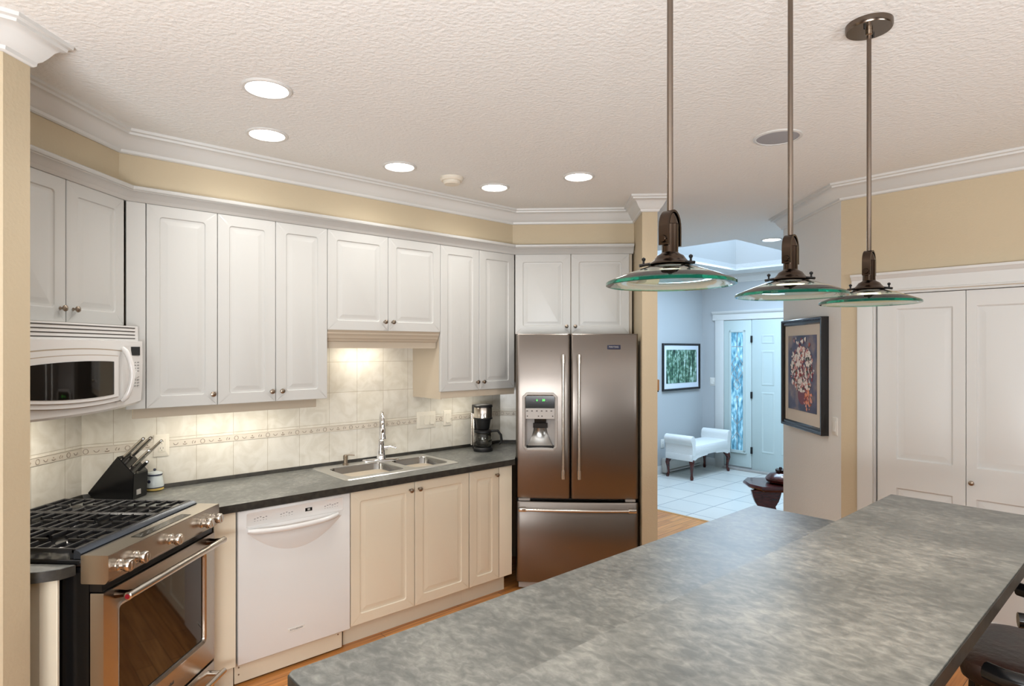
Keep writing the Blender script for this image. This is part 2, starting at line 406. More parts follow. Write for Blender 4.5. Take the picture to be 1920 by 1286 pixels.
# ceiling with skylight well
well = [PS(5.37, 2.84), PS(7.47, 2.84), PS(7.47, 3.955), PS(5.37, 3.955)]
bm = bmesh.new(); slab_holes(bm, [(-4.5, -5), (6.5, -5), (6.5, 9.6), (-4.5, 9.6)], [well], H, H+.08); S_('ceiling', bm, M_ceil)
bm = bmesh.new()
for i in range(4):
    a, b_ = Vector(well[i]), Vector(well[(i+1) % 4]); c = (Vector(well[0])+Vector(well[2]))/2
    mid = (a+b_)/2; o = (mid-c).normalized()*.06
    prism(bm, [a, b_, b_+o, a+o], H+.079, 3.7)
S_('wall_skylight_well', bm, M_trim)
bm = bmesh.new(); prism(bm, [Vector(p) for p in well], 3.7, 3.72); S_('window_1', bm, M_sky)
# kitchen walls
WD, WS, WF = 2.317, 3.70, 4.87
def wallseg(bm, p, q, th, z0=0, z1=H, flip=1):
    p, q = Vector(p), Vector(q); d = (q-p).normalized(); n = Vector((-d.y, d.x))*th*flip
    prism(bm, [p, q, q+n, p+n], z0, z1)
cDS = (-WD, WS*R2-WD); cSF = (WF-WS*R2, WF)
bm = bmesh.new(); wallseg(bm, (-WD, 1.9), cDS, .1); S_('wall_left', bm, M_wall)
bm = bmesh.new(); wallseg(bm, cDS, cSF, .1); S_('wall_sink', bm, M_wall)
bm = bmesh.new(); wallseg(bm, cSF, (.76, WF), .1); S_('wall_back', bm, M_wall)
bm = bmesh.new()
for (p, q) in (((-4.5, -5), (6.5, -5)), ((6.5, -5), (6.5, 9.6)), ((-4.5, 2.5), (-4.5, -5)), ((-2.3, 1.95), (-4.5, 2.5))): wallseg(bm, p, q, .1, flip=-1)
S_('wall_living_area', bm, mat('living_wall_paint', (150, 138, 118), .7))
# soffit above the wall cabinets
sD, sS, sF = 2.005, 3.37, 4.525
bm = bmesh.new()
prism(bm, [(-sD, 1.9), (-sD, sS*R2-sD), (sF-sS*R2, sF), (.655, sF), (.655, WF), cSF, cDS, (-WD, 1.9)], 2.375, H); S_('wall_soffit', bm, M_wall)
# wing wall beside the fridge (with the foyer side behind it)
bm = bmesh.new(); prism(bm, [(.655, 4.148), (.757, 4.148), (.757, 5.6), (.655, 5.6)], 0, H); S_('wall_right', bm, M_wall)
# column on the left edge of the frame
bm = bmesh.new(); prism(bm, [(-1.686, 1.805), (-1.686, 1.905), (-2.6, 1.905), (-2.6, .891)], 0, H); S_('wall_column', bm, M_wall)
# pantry wall with opening
PWD = 4.07
px0, px1, pdo, pdi = -1.456, 1.6, -1.275, .40
bm = bmesh.new()
for a, b_, z0, z1 in ((px0, pdo, 0, H), (pdo, pdi, 2.0, H), (pdi, px1, 0, H)):
    p, q = pd_(a, PWD), pd_(b_, PWD); wallseg(bm, p, q, .11, z0, z1)
S_('wall_pantry', bm, M_wall)
hc = pd_(px0, PWD); hx = hc[0]
bm = bmesh.new(); prism(bm, [(hx, hc[1]), (hx+.16, hc[1]), (hx+.16, 4.83), (hx, 4.83)], 0, H)
prism(bm, [(hx+.16, 4.68), (4.6, 4.68), (4.6, 4.83), (hx+.16, 4.83)], 0, H); S_('wall_hall', bm, M_wall_coolspill)
bm = bmesh.new(); FP, FS = 7.94, 4.72; fc = PS(FP, FS)
wallseg(bm, PS(4.2, FS), fc, .1); S_('wall_foyer', bm, M_cool)
bm = bmesh.new(); wallseg(bm, fc, PS(FP, -.2), .1, flip=1); S_('wall_front_door', bm, M_cool)
bm = bmesh.new(); wallseg(bm, (5.75, 5.5), (5.75, 4.6), .1); wallseg(bm, (.0, 5.9), (-1.0, 5.0), .1); wallseg(bm, (-.36, 4.97), (-1.0, 5.1), .1); S_('wall_foyer_side', bm, M_cool)

# crown mouldings
CR = [(0, H), (0, 2.587), (.006, 2.587), (.012, 2.592), (.014, 2.604), (.022, 2.610), (.034, 2.628), (.046, 2.650), (.058, 2.662), (.070, 2.664), (.072, 2.674), (.082, 2.678), (.084, H)]
bm = bmesh.new()
sweep(bm, CR, [(-sD, 1.905), (-sD, sS*R2-sD), (sF-sS*R2, sF), (.655, sF), (.655, 4.148), (.757, 4.148), (.757, 5.6)], side=-1); S_('trim_2', bm, M_trim)
bm = bmesh.new(); sweep(bm, CR, [(-2.6, .891), (-1.686, 1.805), (-1.686, 1.905), (-1.99, 1.905)], side=-1); S_('trim_3', bm, M_trim)
bm = bmesh.new(); sweep(bm, CR, [pd_(px1, PWD), hc, (hx, 4.83), (2.6, 4.83)], side=1); S_('trim_4', bm, M_trim)
bm = bmesh.new(); sweep(bm, CR, [PS(4.2, FS), fc, PS(FP, .2)], side=-1); S_('trim_5', bm, M_trim)
# baseboards
BB = [(0, 0), (.014, 0), (.014, .09), (.006, .11), (0, .11)]
bm = bmesh.new(); sweep(bm, BB, [(hx, hc[1]), (hx, 4.83), (2.6, 4.83)], side=1); S_('baseboard_hall', bm, M_trim)
bm = bmesh.new(); sweep(bm, BB, [PS(4.2, FS), fc, pd_(-4.5, FP)], side=-1); S_('baseboard_foyer', bm, M_trim)

# ------------------------------------------------------------------ tiled backsplash, with relief border
def backsplash(fr, a0, a1, d, z1s, name):
    t = thing(name, '', '', fr, 0, d, 0, struct=True)
    ox_ = -.099 if fr == 'D' else 0
    for (b0, b1, zt) in z1s:
        o = S_('tile_field', B(b0-ox_, b1-ox_, -.008, 0, 1.149, zt), M_btile, parent=t); o.location.x = ox_
        o = S_('tile_field', B(b0-ox_, b1-ox_, -.008, 0, .914+.0505, 1.149+.0505), M_btile, parent=t); o.location = (ox_, 0, -.0505)
    bm = bmesh.new(); box(bm, a0, a1, -.011, -.007, 1.130, 1.167, .0015, 1); box(bm, a0, a1, -.013, -.007, 1.1665, 1.170, .001, 1)
    S_('border_strip', bm, M_border, parent=t)
    bm = bmesh.new(); x = a0+.02; k = 0
    while x < a1-.02:
        z = 1.148
        if k % 4 == 0:     # small heart-like pear
            tube(bm, [(x+.011*math.cos(q_*math.pi/6), -.0118, z+.012*math.sin(q_*math.pi/6)) for q_ in range(13)], .0015, 6)
        elif k % 4 == 1:
            tube(bm, [(x-.012, -.0115, z+.003), (x-.006, -.0125, z-.005), (x, -.0125, z-.007), (x+.006, -.0125, z-.005), (x+.012, -.0115, z+.003)], .0016, 6)
        elif k % 4 == 2:
            tube(bm, [(x-.010, -.0115, z-.005), (x, -.0125, z-.008), (x+.010, -.0115, z-.005)], .0026, 6); lathe(bm, [(.004, 0), (.003, -.002), (0, -.003)], (x, -.011, z+.004), 'y', 8)
        else:
            tube(bm, [(x-.007, -.0115, z-.008), (x-.009, -.0125, z), (x-.002, -.0125, z+.008)], .0014, 6); tube(bm, [(x+.004, -.0115, z-.007), (x+.008, -.012, z+.004)], .0022, 6)
        x += .045; k += 1
    S_('border_relief', bm, M_motif, parent=t)
    bm = bmesh.new(); extr_x(bm, [(0, .914), (-.022, .914), (-.020, .922), (-.014, .934), (0, .936)], a0, a1)
    S_('splash_strip', bm, M_edge, parent=t)
backsplash('D', 1.905, cDS[1], WD, [(1.905, cDS[1], 1.45)], 'wall_backsplash_stove')
sA = (cDS[0]+cDS[1])/R2; sB = (cSF[0]+cSF[1])/R2
backsplash('S', sA, sB, WS, [(sA, 1.56, 1.40), (1.56, 2.365, 1.80), (2.365, sB, 1.40)], 'wall_backsplash_sink')
backsplash('F', cSF[0], -.2, WF, [(cSF[0], -.2, 1.40)], 'wall_backsplash_corner')

# ------------------------------------------------------------------ cabinets
def knob(parent, x, z, y=0, mt=None):
    bm = bmesh.new(); lathe(bm, [(.006, 0), (.0075, -.002), (.0045, -.006), (.0045, -.013), (.011, -.018), (.0135, -.022), (.0125, -.026), (.007, -.029), (0, -.030)], (0, 0, 0), 'y', 20)
    o = mk('knob', bm, mt or M_nickel, parent); o.location = (x, y, z); return o
def door(parent, x0, x1, z0, z1, knobs=None, rings=RING, kz=None, name='door', mt=None):
    mt = M_cab_warmlit if parent.name.startswith(('base', 'kitchen_isl')) else mt
    bm = bmesh.new(); panel(bm, x0+.0015, x1-.0015, z0, z1, 0, .02, rings)
    o = mk(name, bm, mt or M_cab, parent)
    if knobs is not None: knob(o, knobs, kz)
    return o
def wall_cab(fr, a0, a1, d, z0, z1, doors, label, depth, kz=None, group=None):
    t = thing('wall_cabinet', label, 'cabinet', fr, a0, d, z0, group)
    W = a1-a0; Hh = z1-z0
    mk('body', B(.001, W-.001, .021, depth, 0, Hh), M_cabb, t)
    for x0, x1, kx in doors: door(t, x0-a0, x1-a0, 0, Hh, None if kx is None else kx-a0, kz=(kz or .056))
    return t
UB, UT = 1.375, 2.362
t = wall_cab('D', 1.93, 2.757, 1.975, 1.772, UT, [(1.94, 2.407, 2.376), (2.409, 2.755, 2.444)], 'white two-door wall cabinet directly above the microwave', .34)
place(t, 'D', 1.93, 1.975, 1.772)
cU = 3.35*R2-1.975; s_c = (cU-1.975)/R2
t = thing('filler_panel', 'narrow plain white filler strip between microwave cabinet and first tall wall cabinet', 'filler panel', 'S', s_c, 3.35, UB)
mk('face', B(.003, .642-s_c-.002, 0, .02, 0, UT-UB, .001, 1), M_cab, t)
mk('return', B(.012, .642-s_c-.002, .021, .06, 0, UT-UB), M_cabb, t)
wall_cab('S', .642, .964, 3.35, UB, UT, [(.642, .964, .938)], 'white single-door tall wall cabinet, first right of the corner filler', .345)
wall_cab('S', .964, 1.563, 3.35, UB, UT, [(.964, 1.263, 1.238), (1.263, 1.563, 1.293)], 'white two-door tall wall cabinet above the dishwasher', .345)
tc_ = wall_cab('S', 1.563, 2.362, 3.35, 1.775, UT, [(1.563, 1.964, 1.936), (1.964, 2.362, 1.992)], 'short white two-door wall cabinet above the sink', .345)
td_ = wall_cab('S', 2.362, 3.035, 3.35, UB, UT, [(2.362, 2.696, 2.670), (2.696, 3.030, 2.726)], 'white two-door wall cabinet above the coffee maker', .345)
wall_cab('F', -.222, .640, 4.50, 1.773, UT, [(-.222, .189, .158), (.191, .618, .222)], 'white two-door wall cabinet above the refrigerator', .365)
# valances
t = thing('light_rail', 'brown-shaded valance strip under the tall cabinets left of the sink', 'valance', 'S', .60, 3.43, 1.322)
mk('rail', B(0, .93, 0, .018, 0, .052, .001, 1), M_cabb, t)
mk('lamp_housing', B(.12, .80, .03, .11, .025, .052, .003), M_whitep, t)
mk('lamp_lens', B(.15, .77, .04, .10, .020, .025), mat('undercabinet_tube', (255, 250, 240), .5, emit=((1, .95, .85, 1), 3)), t)
bm = bmesh.new(); extr_x(bm, [(0, 0), (.006, -.008), (.010, -.012), (.010, -.022), (.022, -.034), (.024, -.046), (.036, -.056), (.038, -.064), (.048, -.068), (.048, -.108), (.066, -.108), (.066, 0)], .004, .795)
mk('moulded_valance', bm, M_cabb, tc_)
bm = bmesh.new(); prism(bm, [(.002, .004), (.012, .004), (.012, .34), (.002, .34)], -.05, 0); mk('light_rail', bm, M_cabb, td_)
bm = bmesh.new(); box(bm, .012, .67, .006, .024, -.045, 0, .001, 1); mk('light_rail', bm, M_cabb, td_)
# cabinet cornice
CN = [(-.02, 2.362), (.004, 2.362), (.008, 2.366), (.012, 2.376), (.014, 2.378), (.018, 2.382), (.026, 2.392), (.040, 2.402), (.046, 2.404), (.048, 2.408), (.054, 2.409), (.057, 2.414), (.057, 2.424), (.052, 2.428), (-.02, 2.428)]
bm = bmesh.new(); sweep(bm, CN, [(-1.975, 1.93), (-1.975, cU), (4.50-3.35*R2, 4.50), (.645, 4.50)], side=-1)
tag(mk('cornice_moulding', bm, M_cab), 'cream stepped cornice running along the tops of all the wall cabinets', 'moulding')

# base cabinets
def base_cab(fr, a0, a1, d, doors, label, depth=.56, toe=True, kz=None):
    t = thing('base_cabinet', label, 'cabinet', fr, a0, d, 0); W = a1-a0
    mk('body', B(.001, W-.001, .021, depth, .12, .876), M_cabb, t)
    if toe: mk('toe_kick', B(0, W, .085, .10, 0, .12), M_cab_warmlit, t)
    for x0, x1, kx in doors: door(t, x0-a0, x1-a0, .128, .870, None if kx is None else kx-a0, kz=.825, name='door')
    return t
BD = 3.09
t = thing('filler_panel', 'narrow white base filler between the range and the dishwasher, tinted as warmly lit', 'filler panel', 'S', .872, BD, 0)
mk('face', B(0, .100, 0, .02, .12, .872, .001, 1), M_cab_warmlit, t); mk('toe_kick', B(0, .100, .04, .055, 0, .12), M_cab_warmlit, t)
base_cab('S', 1.572, 2.403, BD, [(1.575, 1.991, 1.958), (1.993, 2.401, 2.019)], 'white two-door base cabinet under the sink, tinted as warmly lit')
t = base_cab('S', 2.404, 2.772, BD, [(2.405, 2.654, 2.626)], 'white base cabinet with one narrow door beside the refrigerator, tinted as warmly lit', .50)
bm = bmesh.new(); panel(bm, .254, .367, .128, .870); mk('end_panel', bm, M_cab_warmlit, t)
t = thing('base_cabinet', 'white base cabinet end left of the range, tinted as warmly lit, partly hidden by the column', 'cabinet', 'F', -2.25, 1.99, 0)
mk('body', B(0, .56, .012, .032, 0, .876), M_cab_warmlit, t)
mk('end_frame', B(.52, .585, .0, .012, 0, .876, .002, 1), M_cab_warmlit, t); mk('end_frame', B(.20, .40, .0, .012, 0, .876, .002, 1), M_cab_warmlit, t)

# ------------------------------------------------------------------ countertops
IL, IBAR = .914, 1.067
cf = 3.065
outer = [(-WD+.001, 2.752), (-(cf*R2-2.752), 2.752), (-.205, cf*R2-.205), (-.205, WF-.001), (cSF[0], WF-.001), (-WD+.001, cDS[1])]
sk = [w2('S', s, d) for s, d in rrect(1.625, 2.385, 3.215, 3.625, .06)]
bm = bmesh.new(); slab_holes(bm, outer, [sk], .876, .914, 0, 1)
tag(mk('countertop', bm, [M_counter, M_edge]), 'grey-green speckled laminate worktop with dark edge holding the sink', 'countertop')
bm = bmesh.new(); prism(bm, [(-WD+.001, 1.925), (-1.76, 1.925), (-1.70, 1.945), (-1.645, 1.978), (-1.625, 2.023), (-WD+.001, 2.023)], .876, .914, .002)
bm.normal_update()
for f in bm.faces: f.material_index = 0 if f.calc_center_median().z > (IBAR if abs(max(v.co.z for v in bm.verts)-1.067) < .01 else .914)-.0016 else 1
tag(mk('countertop', bm, [M_counter, M_edge]), 'small clipped-corner piece of grey worktop left of the range', 'countertop')

# ------------------------------------------------------------------ island
bm = bmesh.new()
isl = thing('kitchen_island', 'long island base cabinet carrying the grey counter and raised bar', 'kitchen island', 'S', 0, 0, 0)
# in S frame: x = s (along), y = S distance ; P distance equals s
mk('body', B(.60, 2.76, .80, 1.36, .1, .876), M_cab, isl); mk('toe_kick', B(.63, 2.73, .85, 1.28, 0, .1), M_cab, isl)
mk('pony_wall', B(.20, 2.76, .62, .80, 0, 1.029), M_wood2, isl)
for k in range(4):
    bm = bmesh.new(); panel(bm, 0, .50, .128, .870, 0, .02, RING); o = mk('door', bm, M_cab, isl); o.location = (2.72-.54*k, 1.381, 0); o.rotation_euler = (0, 0, math.pi)
    knob(o, .46 if k % 2 else .04, .825)
t = bm = bmesh.new(); prism(bm, [(.548, .82), (2.813, .82), (2.813, 1.396), (.562, 1.396), (.548, 1.382)], .876, IL, .003)
bm.normal_update()
for f in bm.faces: f.material_index = 0 if f.calc_center_median().z > (IBAR if abs(max(v.co.z for v in bm.verts)-1.067) < .01 else .914)-.0016 else 1
o = mk('island_counter', bm, [M_counter, M_edge]); place(o, 'S', 0, 0); tag(o, 'long lower grey laminate counter of the island facing the sink', 'countertop')
bm = bmesh.new(); prism(bm, [(-.6, .305), (2.822, .305), (2.822, .82), (-.6, .82)], 1.029, IBAR, .003)
bm.normal_update()
for f in bm.faces: f.material_index = 0 if f.calc_center_median().z > (IBAR if abs(max(v.co.z for v in bm.verts)-1.067) < .01 else .914)-.0016 else 1
o = mk('breakfast_bar_counter', bm, [M_counter, M_edge]); place(o, 'S', 0, 0); tag(o, 'raised grey-brown mottled breakfast bar top under the three pendants', 'bar top')

# ------------------------------------------------------------------ sink, tap, dispenser
t = thing('kitchen_sink', 'stainless steel double-bowl sink set in the worktop', 'sink', 'S', 0, 0, .9145)
bl = rrect(1.66, 2.03, 3.245, 3.565, .05, 5); br = rrect(2.085, 2.365, 3.245, 3.545, .05, 5)
bm = bmesh.new(); plate(bm, rrect(1.605, 2.405, 3.195, 3.665, .03, 4), [bl, br], .005)
loft(bm, [[(x, y, .005) for x, y in rrect(1.605, 2.405, 3.195, 3.665, .03, 4)], [(x, y, .0) for x, y in rrect(1.600, 2.410, 3.190, 3.670, .03, 4)]], False, False)
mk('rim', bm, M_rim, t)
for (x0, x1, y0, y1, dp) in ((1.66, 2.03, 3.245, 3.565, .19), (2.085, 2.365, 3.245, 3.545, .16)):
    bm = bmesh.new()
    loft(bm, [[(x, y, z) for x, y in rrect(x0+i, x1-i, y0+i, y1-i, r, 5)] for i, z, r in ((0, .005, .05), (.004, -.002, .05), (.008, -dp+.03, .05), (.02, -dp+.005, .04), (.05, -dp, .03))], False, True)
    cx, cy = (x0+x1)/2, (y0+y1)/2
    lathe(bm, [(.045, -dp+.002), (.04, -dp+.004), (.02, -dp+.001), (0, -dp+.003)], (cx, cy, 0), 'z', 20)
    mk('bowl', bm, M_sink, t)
t = thing('kitchen_faucet', 'tall chrome single-lever pull-down tap behind the sink bowls', 'faucet', 'S', 2.065, 3.615, .9195, rot=20)
bm = bmesh.new(); loft(bm, [[(x, y, z) for x, y in rrect(-.125+i, .125-i, -.028+i, .028-i, .027-i, 5)] for i, z in ((0, 0), (0, .004), (.006, .009))]); mk('deck_plate', bm, M_chrome, t)
bm = bmesh.new(); lathe(bm, [(.031, .006), (.031, .014), (.027, .02), (.026, .05), (.022, .09), (.018, .125), (.019, .13), (.014, .138)], n=24); mk('base_column', bm, M_chrome, t)
arc = [(0, 0, .13), (0, 0, .22)]+[(0, -.062+.062*math.cos(a), .25+.075*math.sin(a)) for a in [math.radians(q) for q in range(0, 181, 15)]]+[(0, -.126, .225)]
bm = bmesh.new(); tube(bm, arc, [.0125]*len(arc), 14); mk('spout', bm, M_chrome, t)
bm = bmesh.new(); lathe(bm, [(.013, .235), (.017, .225), (.016, .19), (.021, .165), (.021, .16), (.014, .158)], (0, -.127, 0), n=20); mk('spray_head', bm, M_chrome, t)
bm = bmesh.new(); cyl(bm, (.018, 0, .08), (.042, 0, .082), .014, 14); tube(bm, [(.04, 0, .082), (.06, -.003, .088), (.085, -.008, .086), (.10, -.01, .078)], [.010, .007, .006, .005], 10); mk('lever', bm, M_chrome, t)
t = thing('soap_dispenser', 'small brushed nickel soap pump at the left of the sink', 'soap dispenser', 'S', 1.815, 3.628, .9195)
bm = bmesh.new(); lathe(bm, [(.020, 0), (.020, .004), (.013, .007), (.013, .035), (.015, .038), (.015, .058), (.011, .062), (.004, .063)], n=18); mk('pump_body', bm, M_nickel, t)
bm = bmesh.new(); tube(bm, [(0, 0, .055), (.02, -.01, .060), (.05, -.028, .057)], [.005, .0045, .0035], 8); mk('nozzle', bm, M_nickel, t)

# ------------------------------------------------------------------ dishwasher
t = thing('dishwasher', 'white built-in dishwasher with curved bar handle between filler and sink cabinet', 'dishwasher', 'S', .979, 3.085, 0)
W = .589
mk('tub', B(.006, W-.006, .045, .55, .1, .872), M_cabb, t)
bm = bmesh.new(); panel(bm, 0, W, .125, .872, -.005, .045, None, .004); mk('door', bm, M_white, t)
bm = bmesh.new(); loft(bm, [[(x, -.0052-d_, z) for x, z in rrect(.038+i, .548-i, .785+i, .858-i, .008)] for i, d_ in ((0, 0), (.001, .0012), (.003, .0012), (.004, .0004))], False, True); cp = mk('control_panel', bm, M_white, t)
bm = bmesh.new()
for x0, n_ in ((.075, 5), (.205, 5), (.44, 6)):
    for i in range(n_):
        box(bm, x0+i*.014, x0+i*.014+.008, -.0066, -.0055, .822+.003*(i % 3), .825+.003*(i % 3)); box(bm, x0+i*.014+.001, x0+i*.014+.006, -.0066, -.0055, .812, .8135)
mk('button_marks', bm, M_grey, cp)
mk('display', B(.335, .372, -.0070, -.0055, .815, .832), M_screen, cp)
text('display_digits', '88', .014, MATS['plastic_white'], cp, (.3535, -.0073, .8235))
# bar handle and its scooped shroud
hz = lambda u: .770-.012*(1-(2*u-1)**2)
pts = [(.045+.47*u, -.012-.032*(1-(2*u-1)**4), hz(u)) for u in [i/14 for i in range(15)]]
bm = bmesh.new(); tube(bm, pts, [.010]+[.0135]*13+[.010], 12); mk('handle', bm, M_white, t)
bm = bmesh.new(); n = 20; lo, ou = [], []
for i in range(n+1):
    u = i/n; x = .04+.50*u; sh = (1-(2*u-1)**2)
    ou.append((x, -.0055, .762-.125*sh)); lo.append((x+(.5-u)*.06, -.0125, .758-.075*sh))
vo = [bm.verts.new(p) for p in ou]; vi = [bm.verts.new(p) for p in lo]; vt = [bm.verts.new((p[0], -.0055, .766)) for p in lo]
for i in range(n): bm.faces.new((vo[i], vo[i+1], vi[i+1], vi[i])); bm.faces.new((vi[i], vi[i+1], vt[i+1], vt[i]))
mk('handle_scoop', bm, M_white, t)
bd = mk('badge', B(.243, .333, -.0075, -.005, .211, .231, .002, 1), M_whitep, t)
text('badge_text', 'KITCHENAID', .0115, M_grey, bd, (.288, -.0079, .221))
mk('kick_panel', B(.0, W-.02, .05, .065, .012, .122, .002, 1), M_cab_warmlit, t)
bm = bmesh.new()
for x, z in ((.02, .09), (.02, .055), (W-.045, .09)): lathe(bm, [(.004, 0), (.004, -.002), (0, -.003)], (x, .05, z), 'y', 10)
mk('screws', bm, M_nickel, t)

# ------------------------------------------------------------------ refrigerator
t = thing('refrigerator', 'stainless steel french-door refrigerator with water dispenser and bottom freezer', 'refrigerator', 'F', .217, 4.18, 0)
HW = .418
def fy(x): return -.016*(1-(x/HW)**2)
mk('cabinet_body', B(-.414, .414, .075, .67, .03, 1.745, .004, 1), M_dkside, t)
def fdoor(x0, x1, z0, z1, hole=None, name='door'):
    bm = bmesh.new(); n = 26; xs = [x0+(x1-x0)*i/n for i in range(n+1)]
    zs = sorted([z0, z0+.01, z1-.01, z1]+([hole[2], hole[3]] if hole else []))
    if hole: xs = sorted(xs+[hole[0], hole[1]])
    rr = .018
    def yy(x, z):
        e = min(x-x0, x1-x); b_ = max(0, 1-e/rr); e2 = min(z-z0, z1-z); b2 = max(0, 1-e2/.01)
        return fy(x)+rr*(1-math.sqrt(max(0, 1-b_*b_)))+.006*b2
    xs2 = sorted(set(xs+[x0+rr*q for q in (.1, .25, .5, .75)]+[x1-rr*q for q in (.1, .25, .5, .75)]))
    g = [[bm.verts.new((x, yy(x, z), z)) for z in zs] for x in xs2]
    for i in range(len(xs2)-1):
        for j in range(len(zs)-1):
            mx, mz = (xs2[i]+xs2[i+1])/2, (zs[j]+zs[j+1])/2
            if hole and hole[0] < mx < hole[1] and hole[2] < mz < hole[3]: continue
            bm.faces.new((g[i][j], g[i+1][j], g[i+1][j+1], g[i][j+1]))
    # sides
    def strip(vs):
        bk = [bm.verts.new((v.co.x, .068, v.co.z)) for v in vs]
        for i in range(len(vs)-1): bm.faces.new((vs[i], vs[i+1], bk[i+1], bk[i]))
    strip([r[0] for r in g]); strip([r[-1] for r in g]); strip(g[0]); strip(g[-1])
    return mk(name, bm, M_steel, t, 50)
dl = fdoor(-HW, -.046, .640, 1.766, (-.350, -.152, .985, 1.345))
dr = fdoor(-.042, HW, .640, 1.766)
fz = fdoor(-HW, HW, .062, .614, name='freezer_drawer')
mk('grille', B(-.40, .40, .03, .06, .012, .052, .003, 1), M_lgrey, t)
bm = bmesh.new(); box(bm, -.40, -.32, .01, .07, .617, .636, .002, 1); box(bm, .33, .40, .01, .07, .617, .636, .002, 1); mk('hinge_covers', bm, M_lgrey, t)
mk('mullion_shadow_gasket', B(-.41, .41, .066, .080, .60, .655), M_black, t)
def vhandle(par, x, z0, z1):
    bm = bmesh.new(); y = fy(x)
    cyl(bm, (x, y-.052, z0+.035), (x, y-.052, z1-.035), .0095, 14)
    h = mk('handle', bm, M_steelh, par)
    bm = bmesh.new()
    for z, s in ((z0, 1), (z1, -1)):
        cyl(bm, (x, y-.052, z), (x, y-.052, z+s*.06), .0135, 14)
        box(bm, x-.009, x+.009, y-.05, y+.002, min(z+s*.012, z+s*.05), max(z+s*.012, z+s*.05), .004)
    mk('handle_mount', bm, M_steelh, h)
vhandle(dl, -.095, .785, 1.625); vhandle(dr, .012, .785, 1.625)
bm = bmesh.new(); n = 16
hp = [(-.385+.77*i/n, -.055-.018*(1-(2*i/n-1)**2), .572) for i in range(n+1)]; tube(bm, hp, .010, 12); h = mk('handle', bm, M_steelh, fz)
bm = bmesh.new()
for s in (-1, 1): box(bm, s*.37-.028, s*.37+.028, -.068, -.042, .559, .585, .006); box(bm, s*.37-.02, s*.37+.02, -.05, .004, .563, .581, .003)
mk('handle_mount', bm, M_steelh, h)
# dispenser
bm = bmesh.new()
def oct_(x0, x1, z0, z1, c): return [(x0+c, z0), (x1-c, z0), (x1, z0+c), (x1, z1-c), (x1-c, z1), (x0+c, z1), (x0, z1-c), (x0, z0+c)]
fx0, fx1, fz0, fz1 = -.373, -.129, .962, 1.366
yb = fy(-.25)
loft(bm, [[(x, y, z) for x, z in oct_(fx0+i, fx1-i, fz0+i, fz1-i, c)] for i, y, c in ((0, yb+.004, .030), (.002, yb-.012, .030), (.007, yb-.016, .028), (.016, yb-.016, .02), (.022, yb-.006, .012), (.022, yb+.075, .010))], False, False)
dsp = mk('dispenser_frame', bm, M_lgrey, dl)
mk('cavity_back', B(fx0+.02, fx1-.02, yb+.062, yb+.068, fz0+.02, fz1-.02), M_lgrey, dsp)
mk('display', B(fx0+.022, fx1-.022, yb-.006, yb+.02, 1.258, 1.343, .001, 1), M_screen, dsp)
text('display_digits', '6', .020, M_green, dsp, (-.272, yb-.0065, 1.312)); text('display_digits', '38', .020, M_green, dsp, (-.228, yb-.0065, 1.312))
text('display_print', 'ice        water', .007, M_grey, dsp, (-.250, yb-.0065, 1.335)); text('display_print', '. .                        . .', .012, M_grey, dsp, (-.25, yb-.0065, 1.308))
mk('button_panel', B(fx0+.022, fx1-.022, yb-.007, yb+.02, 1.184, 1.257, .002, 1), M_lgrey, dsp)
bm = bmesh.new()
for i in range(6): box(bm, -.345+.033*i, -.333+.033*i, yb-.0078, yb-.0066, 1.236, 1.242)
for x in (-.338, -.262, -.238, -.165): box(bm, x-.004, x+.004, yb-.0078, yb-.0066, 1.200, 1.207)
mk('button_marks', bm, M_grille, dsp)
bm = bmesh.new(); extr_x(bm, [(yb+.0, 1.184), (yb+.06, 1.184), (yb+.06, 1.14), (yb+.02, 1.155)], -.29, -.21); extr_x(bm, [(yb+.03, 1.15), (yb+.06, 1.15), (yb+.06, 1.115), (yb+.035, 1.12)], -.30, -.20); mk('paddle', bm, M_blackm, dsp)
bm = bmesh.new(); rows_ = []
for k_ in range(9):
    v_ = k_/8; hw_ = .045+.040*v_**1.5; z_ = 1.115-.118*v_
    rows_.append([bm.verts.new((-.251+hw_*(2*q_/12-1), yb+.060-.034*v_*v_-.018*(1-abs(2*q_/12-1)**2)*(1-v_), z_)) for q_ in range(13)])
for a, b_ in zip(rows_, rows_[1:]):
    for q_ in range(12): bm.faces.new((a[q_], a[q_+1], b_[q_+1], b_[q_]))
mk('chute', bm, M_sink, dsp)
bm = bmesh.new(); pts_ = [(-.345+.19*i/12, yb-.002+.03*(1-(2*i/12-1)**2)) for i in range(13)]
prism(bm, pts_+[(-.155, yb+.062), (-.345, yb+.062)], .984, .994); mk('drip_tray', bm, M_blackm, dsp)
bx = mk('badge', B(.205, .296, fy(.25)-.003, fy(.25)+.001, 1.660, 1.690, .002, 1), M_ceramb, dr)
text('badge_text', 'MAYTAG', .016, M_lgrey, bx, (.25, fy(.25)-.0036, 1.676))

